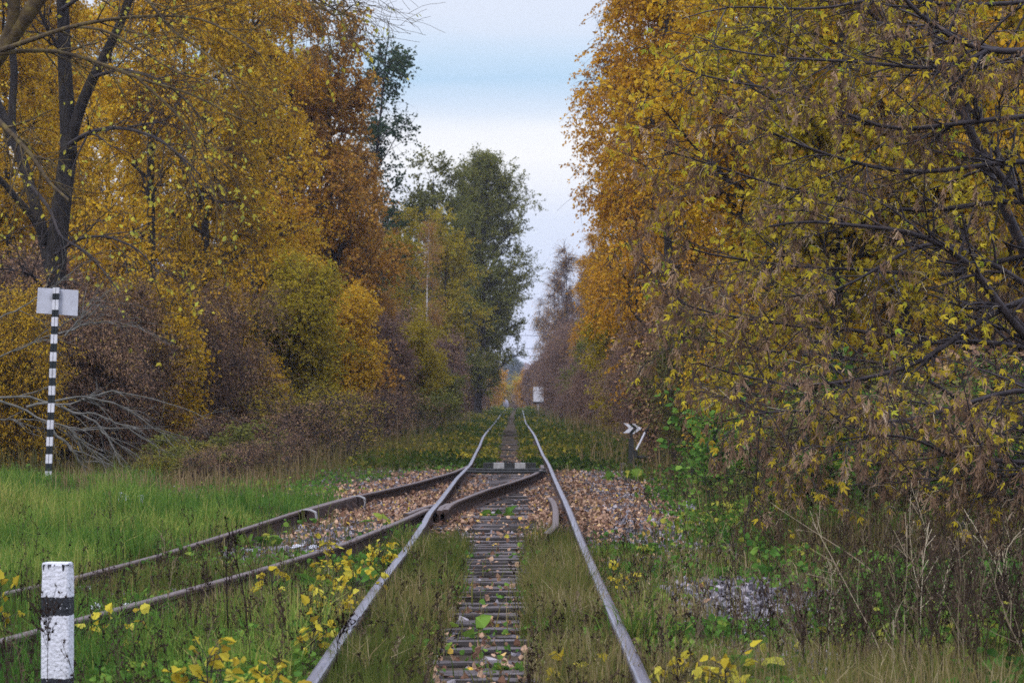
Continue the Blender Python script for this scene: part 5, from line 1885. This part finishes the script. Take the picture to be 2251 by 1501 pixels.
rosette(560, 1190, 16, .17, "broad bright green dock leaves beside the outer side rail", 501, .14)
rosette(1100, 1128, 9, .14, "green dock leaves lying between the crossing and the sleepers", 502, .10)
rosette(862, 1142, 4, .20, "single dark green leaf lying on the inner side rail", 503, .16)
rosette(730, 1282, 9, .19, "large pale green leaves behind the domed yellow sapling", 504, .20)
rosette(985, 1375, 7, .11, "pale green leaves in the grass inside the left rail", 505, .2)
rosette(1415, 1425, 4, .15, "two round green leaves at the foot of the big grass tuft", 506, .08)
rosette(20, 1250, 9, .26, "large blue green leaves at the left edge beyond the side rail", 507, .22)
rosette(1405, 1210, 18, .12, "pale green spreading plant right of the rail before the gravel", 508, .10)
rosette(1690, 1480, 18, .14, "green leafy plant at the bottom edge right of the rail", 509, .12)
rosette(1370, 1042, 26, .17, "green herb clump at the foot of the switch stand", 510, .25)
rosette(1455, 1020, 16, .13, "green herb clump right of the switch stand counterweight", 511, .20)
rosette(985, 1012, 16, .14, "pale green plant left of the switch beside a yellow one", 512, .2)
rosette(1120, 1470, 60, .045, "low green creeping plant on the third sleeper", 513, .05)
rosette(1560, 1380, 8, .12, "light green leaf on the edge of the gravel patch", 514, .14)


def tall_stalk(pts, d, r_, label, mat='stalk', tone=.93, seed=0, nb=6, name="dry_stalk"):
    rg = np.random.default_rng(seed)
    p, rr_ = limb(pts, d, d, r_, r_ * .4, 14)
    o0 = p[0].copy()
    p = p - o0
    g = Geo()
    g.tubes(p, rr_, 5, 0, [tone])
    if nb:
        C, CR, _ = sprout(p[None], rr_[None], nb, .5, 1, .14, (.5, .2), 4, .05, .1, .7, .0015, .5, rg=rg)
        g.tubes(C, np.maximum(CR, .0015), 3, 0, np.full(len(C), tone), cap=False)
        pz, ax, ix = along(C, 5, .3, 1.1, rg)
        leaf_cloud(g, pz, .02, T_OVAL, ax, 0, np.full(len(pz), tone * .95), rg=rg)
    o = g.obj(name, M[mat])
    o.location = o0
    tag(o, label, "weed", "single tall dead stalks")


tall_stalk([(2262, 1440), (2240, 1350), (2205, 1270), (2170, 1205), (2132, 1140)], 18.0, .006, "long straw coloured grass stem leaning left at the lower right", tone=.99, seed=1, nb=3)
tall_stalk([(2215, 1520), (2208, 1400), (2200, 1290), (2210, 1200), (2250, 1160)], 17.5, .005, "thin pale stem standing near the right edge", tone=.97, seed=2, nb=4)
tall_stalk([(2010, 1330), (2004, 1240), (1998, 1150), (2003, 1060)], 22, .005, "upright yellowish grass stem right of the dark hollow", tone=.96, seed=3, nb=2)
tall_stalk([(1480, 1310), (1640, 1200), (1600, 1110), (1520, 1060)], 25, .005, "arched pale stem over the gravel patch", tone=.97, seed=4, nb=3) if False else None
tall_stalk([(2050, 1390), (1960, 1290), (1880, 1225), (1800, 1175), (1700, 1110)], 20, .005, "long thin stem lying left over the dead weeds", tone=.9, seed=5, nb=3)
tall_stalk([(505, 1420), (500, 1330), (498, 1240), (505, 1170)], 17.2, .005, "black weed stalk crossing the inner side rail, left one", tone=.02, seed=6, nb=10)
tall_stalk([(545, 1380), (540, 1320), (522, 1240), (516, 1180)], 17.6, .005, "black weed stalk crossing the inner side rail, right one", tone=.02, seed=7, nb=8)
tall_stalk([(148, 1510), (150, 1440), (107, 1400)], 13.6, .002, "x", tone=.1, seed=8) if False else None
tall_stalk([(106, 1500), (106, 1450), (107, 1400), (108, 1355)], 13.7, .0022, "fine dry sprig in front of the white marker post", tone=.15, seed=9, nb=22)
tall_stalk([(740, 1455), (742, 1430), (745, 1400), (752, 1388)], 14.0, .003, "black seed sprig sticking up over the left rail", tone=.02, seed=10, nb=18)
tall_stalk([(848, 1330), (847, 1290), (847, 1250), (846, 1236)], 18.3, .003, "short black stem against the left rail", tone=.02, seed=11, nb=3)

# white flower heads and litter
def flowers(px, py, n, label, seed):
    rg = np.random.default_rng(seed)
    b = at_px(px, py, .16)
    e = empty("yarrow_plant", b)
    st, fl = Geo(), Geo()
    for k in range(n):
        t_ = np.array([rg.normal(0, .05), rg.normal(0, .05), rg.uniform(.12, .2)])
        st.tubes(np.array([[0, 0, -.01], t_ * .5, t_]), .003, 3)
        a = rg.uniform(0, 6.28, 26); rr_ = np.sqrt(rg.random(26)) * .035
        p = t_ + np.column_stack([np.cos(a) * rr_, np.sin(a) * rr_, rg.normal(0, .004, 26)])
        leaf_cloud(fl, p, .016, T_BROAD, None, -.3, rg=rg)
    st.obj("stem", M['twig'], e)
    fl.obj("flower_head", M['flower'], e)
    tag(e, label, "flower", "white flowers in the grass")


flowers(683, 1203, 4, "white flower heads nearest the inner side rail", 601)
flowers(655, 1205, 3, "white flower heads left of the brightest ones by the side rail", 602)
flowers(562, 1203, 1, "single white flower head left by the dock leaves", 603)
flowers(180, 1283, 4, "row of small white flowers behind the white marker post", 604)
flowers(195, 1335, 4, "white daisies in the grass right of the marker post", 605)
flowers(272, 1325, 3, "white daisies just above the inner side rail", 606)


def sheet(px, py, sx, sy, sz, label, seed, name="plastic_sheet", cat="litter"):
    rg = np.random.default_rng(seed)
    b = at_px(px, py)
    n = 18
    u, v = np.meshgrid(np.linspace(-1, 1, n), np.linspace(-1, 1, n))
    edge = np.clip(1 - np.maximum(np.abs(u), np.abs(v)) ** 3, 0, 1)
    h = edge * (.45 + .9 * vnoise(u * 2 + seed, v * 2, 1.3, seed)) + .25 * vnoise(u * 5, v * 5, 1.2, seed + 3) * edge
    V = np.stack([u * sx * (1 + .15 * vnoise(u, v, 2, seed)), v * sy, h * sz + .02], -1)
    V2 = V - [0, 0, .012]
    i, j = np.meshgrid(np.arange(n - 1), np.arange(n - 1))
    a = (j * n + i).ravel()
    q = np.stack([a, a + 1, a + n + 1, a + n], 1)
    g = Geo()
    g.add(V.reshape(-1, 3), q)
    g.add(V2.reshape(-1, 3), q[:, ::-1])
    o = g.obj(name, M['plastic'])
    o.location = b
    tag(o, label, cat)


sheet(286, 1128, .28, .45, .19, "crumpled pale plastic sheet lying where the grass meets the dead branches", 3)
sheet(331, 1147, .07, .12, .06, "small white scrap of litter below the pale plastic sheet", 5, "litter_scrap")
sheet(1516, 1124, .09, .14, .10, "white scrap of litter in the weeds right of the gravel", 7, "litter_scrap")

# wires far beyond, a pale rounded boulder at the end of the view
for i, (ya, yb, lb) in enumerate(((735.5, 738.5, "uppermost thin power line crossing the far sky gap"), (764, 767, "middle thin power line crossing the far sky gap"), (779.5, 783.5, "lowest thin power line crossing the far sky gap"))):
    d = 640
    t = np.linspace(-1, 1, 40)
    xx = t * 120
    zc_ = ZC + (862 - (ya + yb) / 2) * d / F
    zz = zc_ - (yb - ya) / 80 * xx * .6 + (t ** 2) * 3.0
    g = Geo()
    g.tubes(np.column_stack([xx, np.full(40, d), zz]), .055, 5)
    tag(g.obj("power_line", M['iron']), lb, "wire", "power lines beyond the wood")

cx_, cy_ = lat(1112, 348), 348.0
cb = P3(1112, 890, 348)
cb[2] = float(ground_z(cb[0], 348.0))
g = Geo()
sh = empty("pale_boulder", cb)
rgb_ = np.random.default_rng(9)
uu_, vv_ = np.meshgrid(np.linspace(0, 2 * np.pi, 15)[:-1], np.linspace(.05, np.pi - .05, 8))
Vb = np.stack([np.cos(uu_) * np.sin(vv_) * .34, np.sin(uu_) * np.sin(vv_) * .4, np.cos(vv_) * .5], -1) * (1 + rgb_.normal(0, .06, (8, 14, 1)))
ztop = (P3(1112, 878.5, 348)[2] - cb[2])
Vb[..., 2] = (Vb[..., 2] + .5) * ztop
qb = [[i * 14 + j, i * 14 + (j + 1) % 14, (i + 1) * 14 + (j + 1) % 14, (i + 1) * 14 + j] for i in range(7) for j in range(14)]
g.add(Vb.reshape(-1, 3), np.array(qb)[:, ::-1])
bpy.data.objects.remove(sh)
o = g.obj("pale_boulder", M['plastic'], None, True)
o.location = cb
tag(o, "tiny pale rounded block at the far end of the left rail", "boulder")


# ------------------------------------------------------------------ air
def haze():
    g = Geo()
    g.box((0, 1500, 20), (2000, 3400, 90))
    m = bpy.data.materials.new("thin_autumn_haze")
    m.use_nodes = True
    N, L = m.node_tree.nodes, m.node_tree.links
    N.clear()
    out = N.new("ShaderNodeOutputMaterial")
    v = N.new("ShaderNodeVolumePrincipled")
    v.inputs["Color"].default_value = (.80, .84, 1.0, 1)
    v.inputs["Density"].default_value = .0002
    v.inputs["Anisotropy"].default_value = 0.0
    L.new(v.outputs[0], out.inputs["Volume"])
    o = g.obj("haze", m)
    tag(o, kind="stuff")
    return o


if HAZE:
    haze()
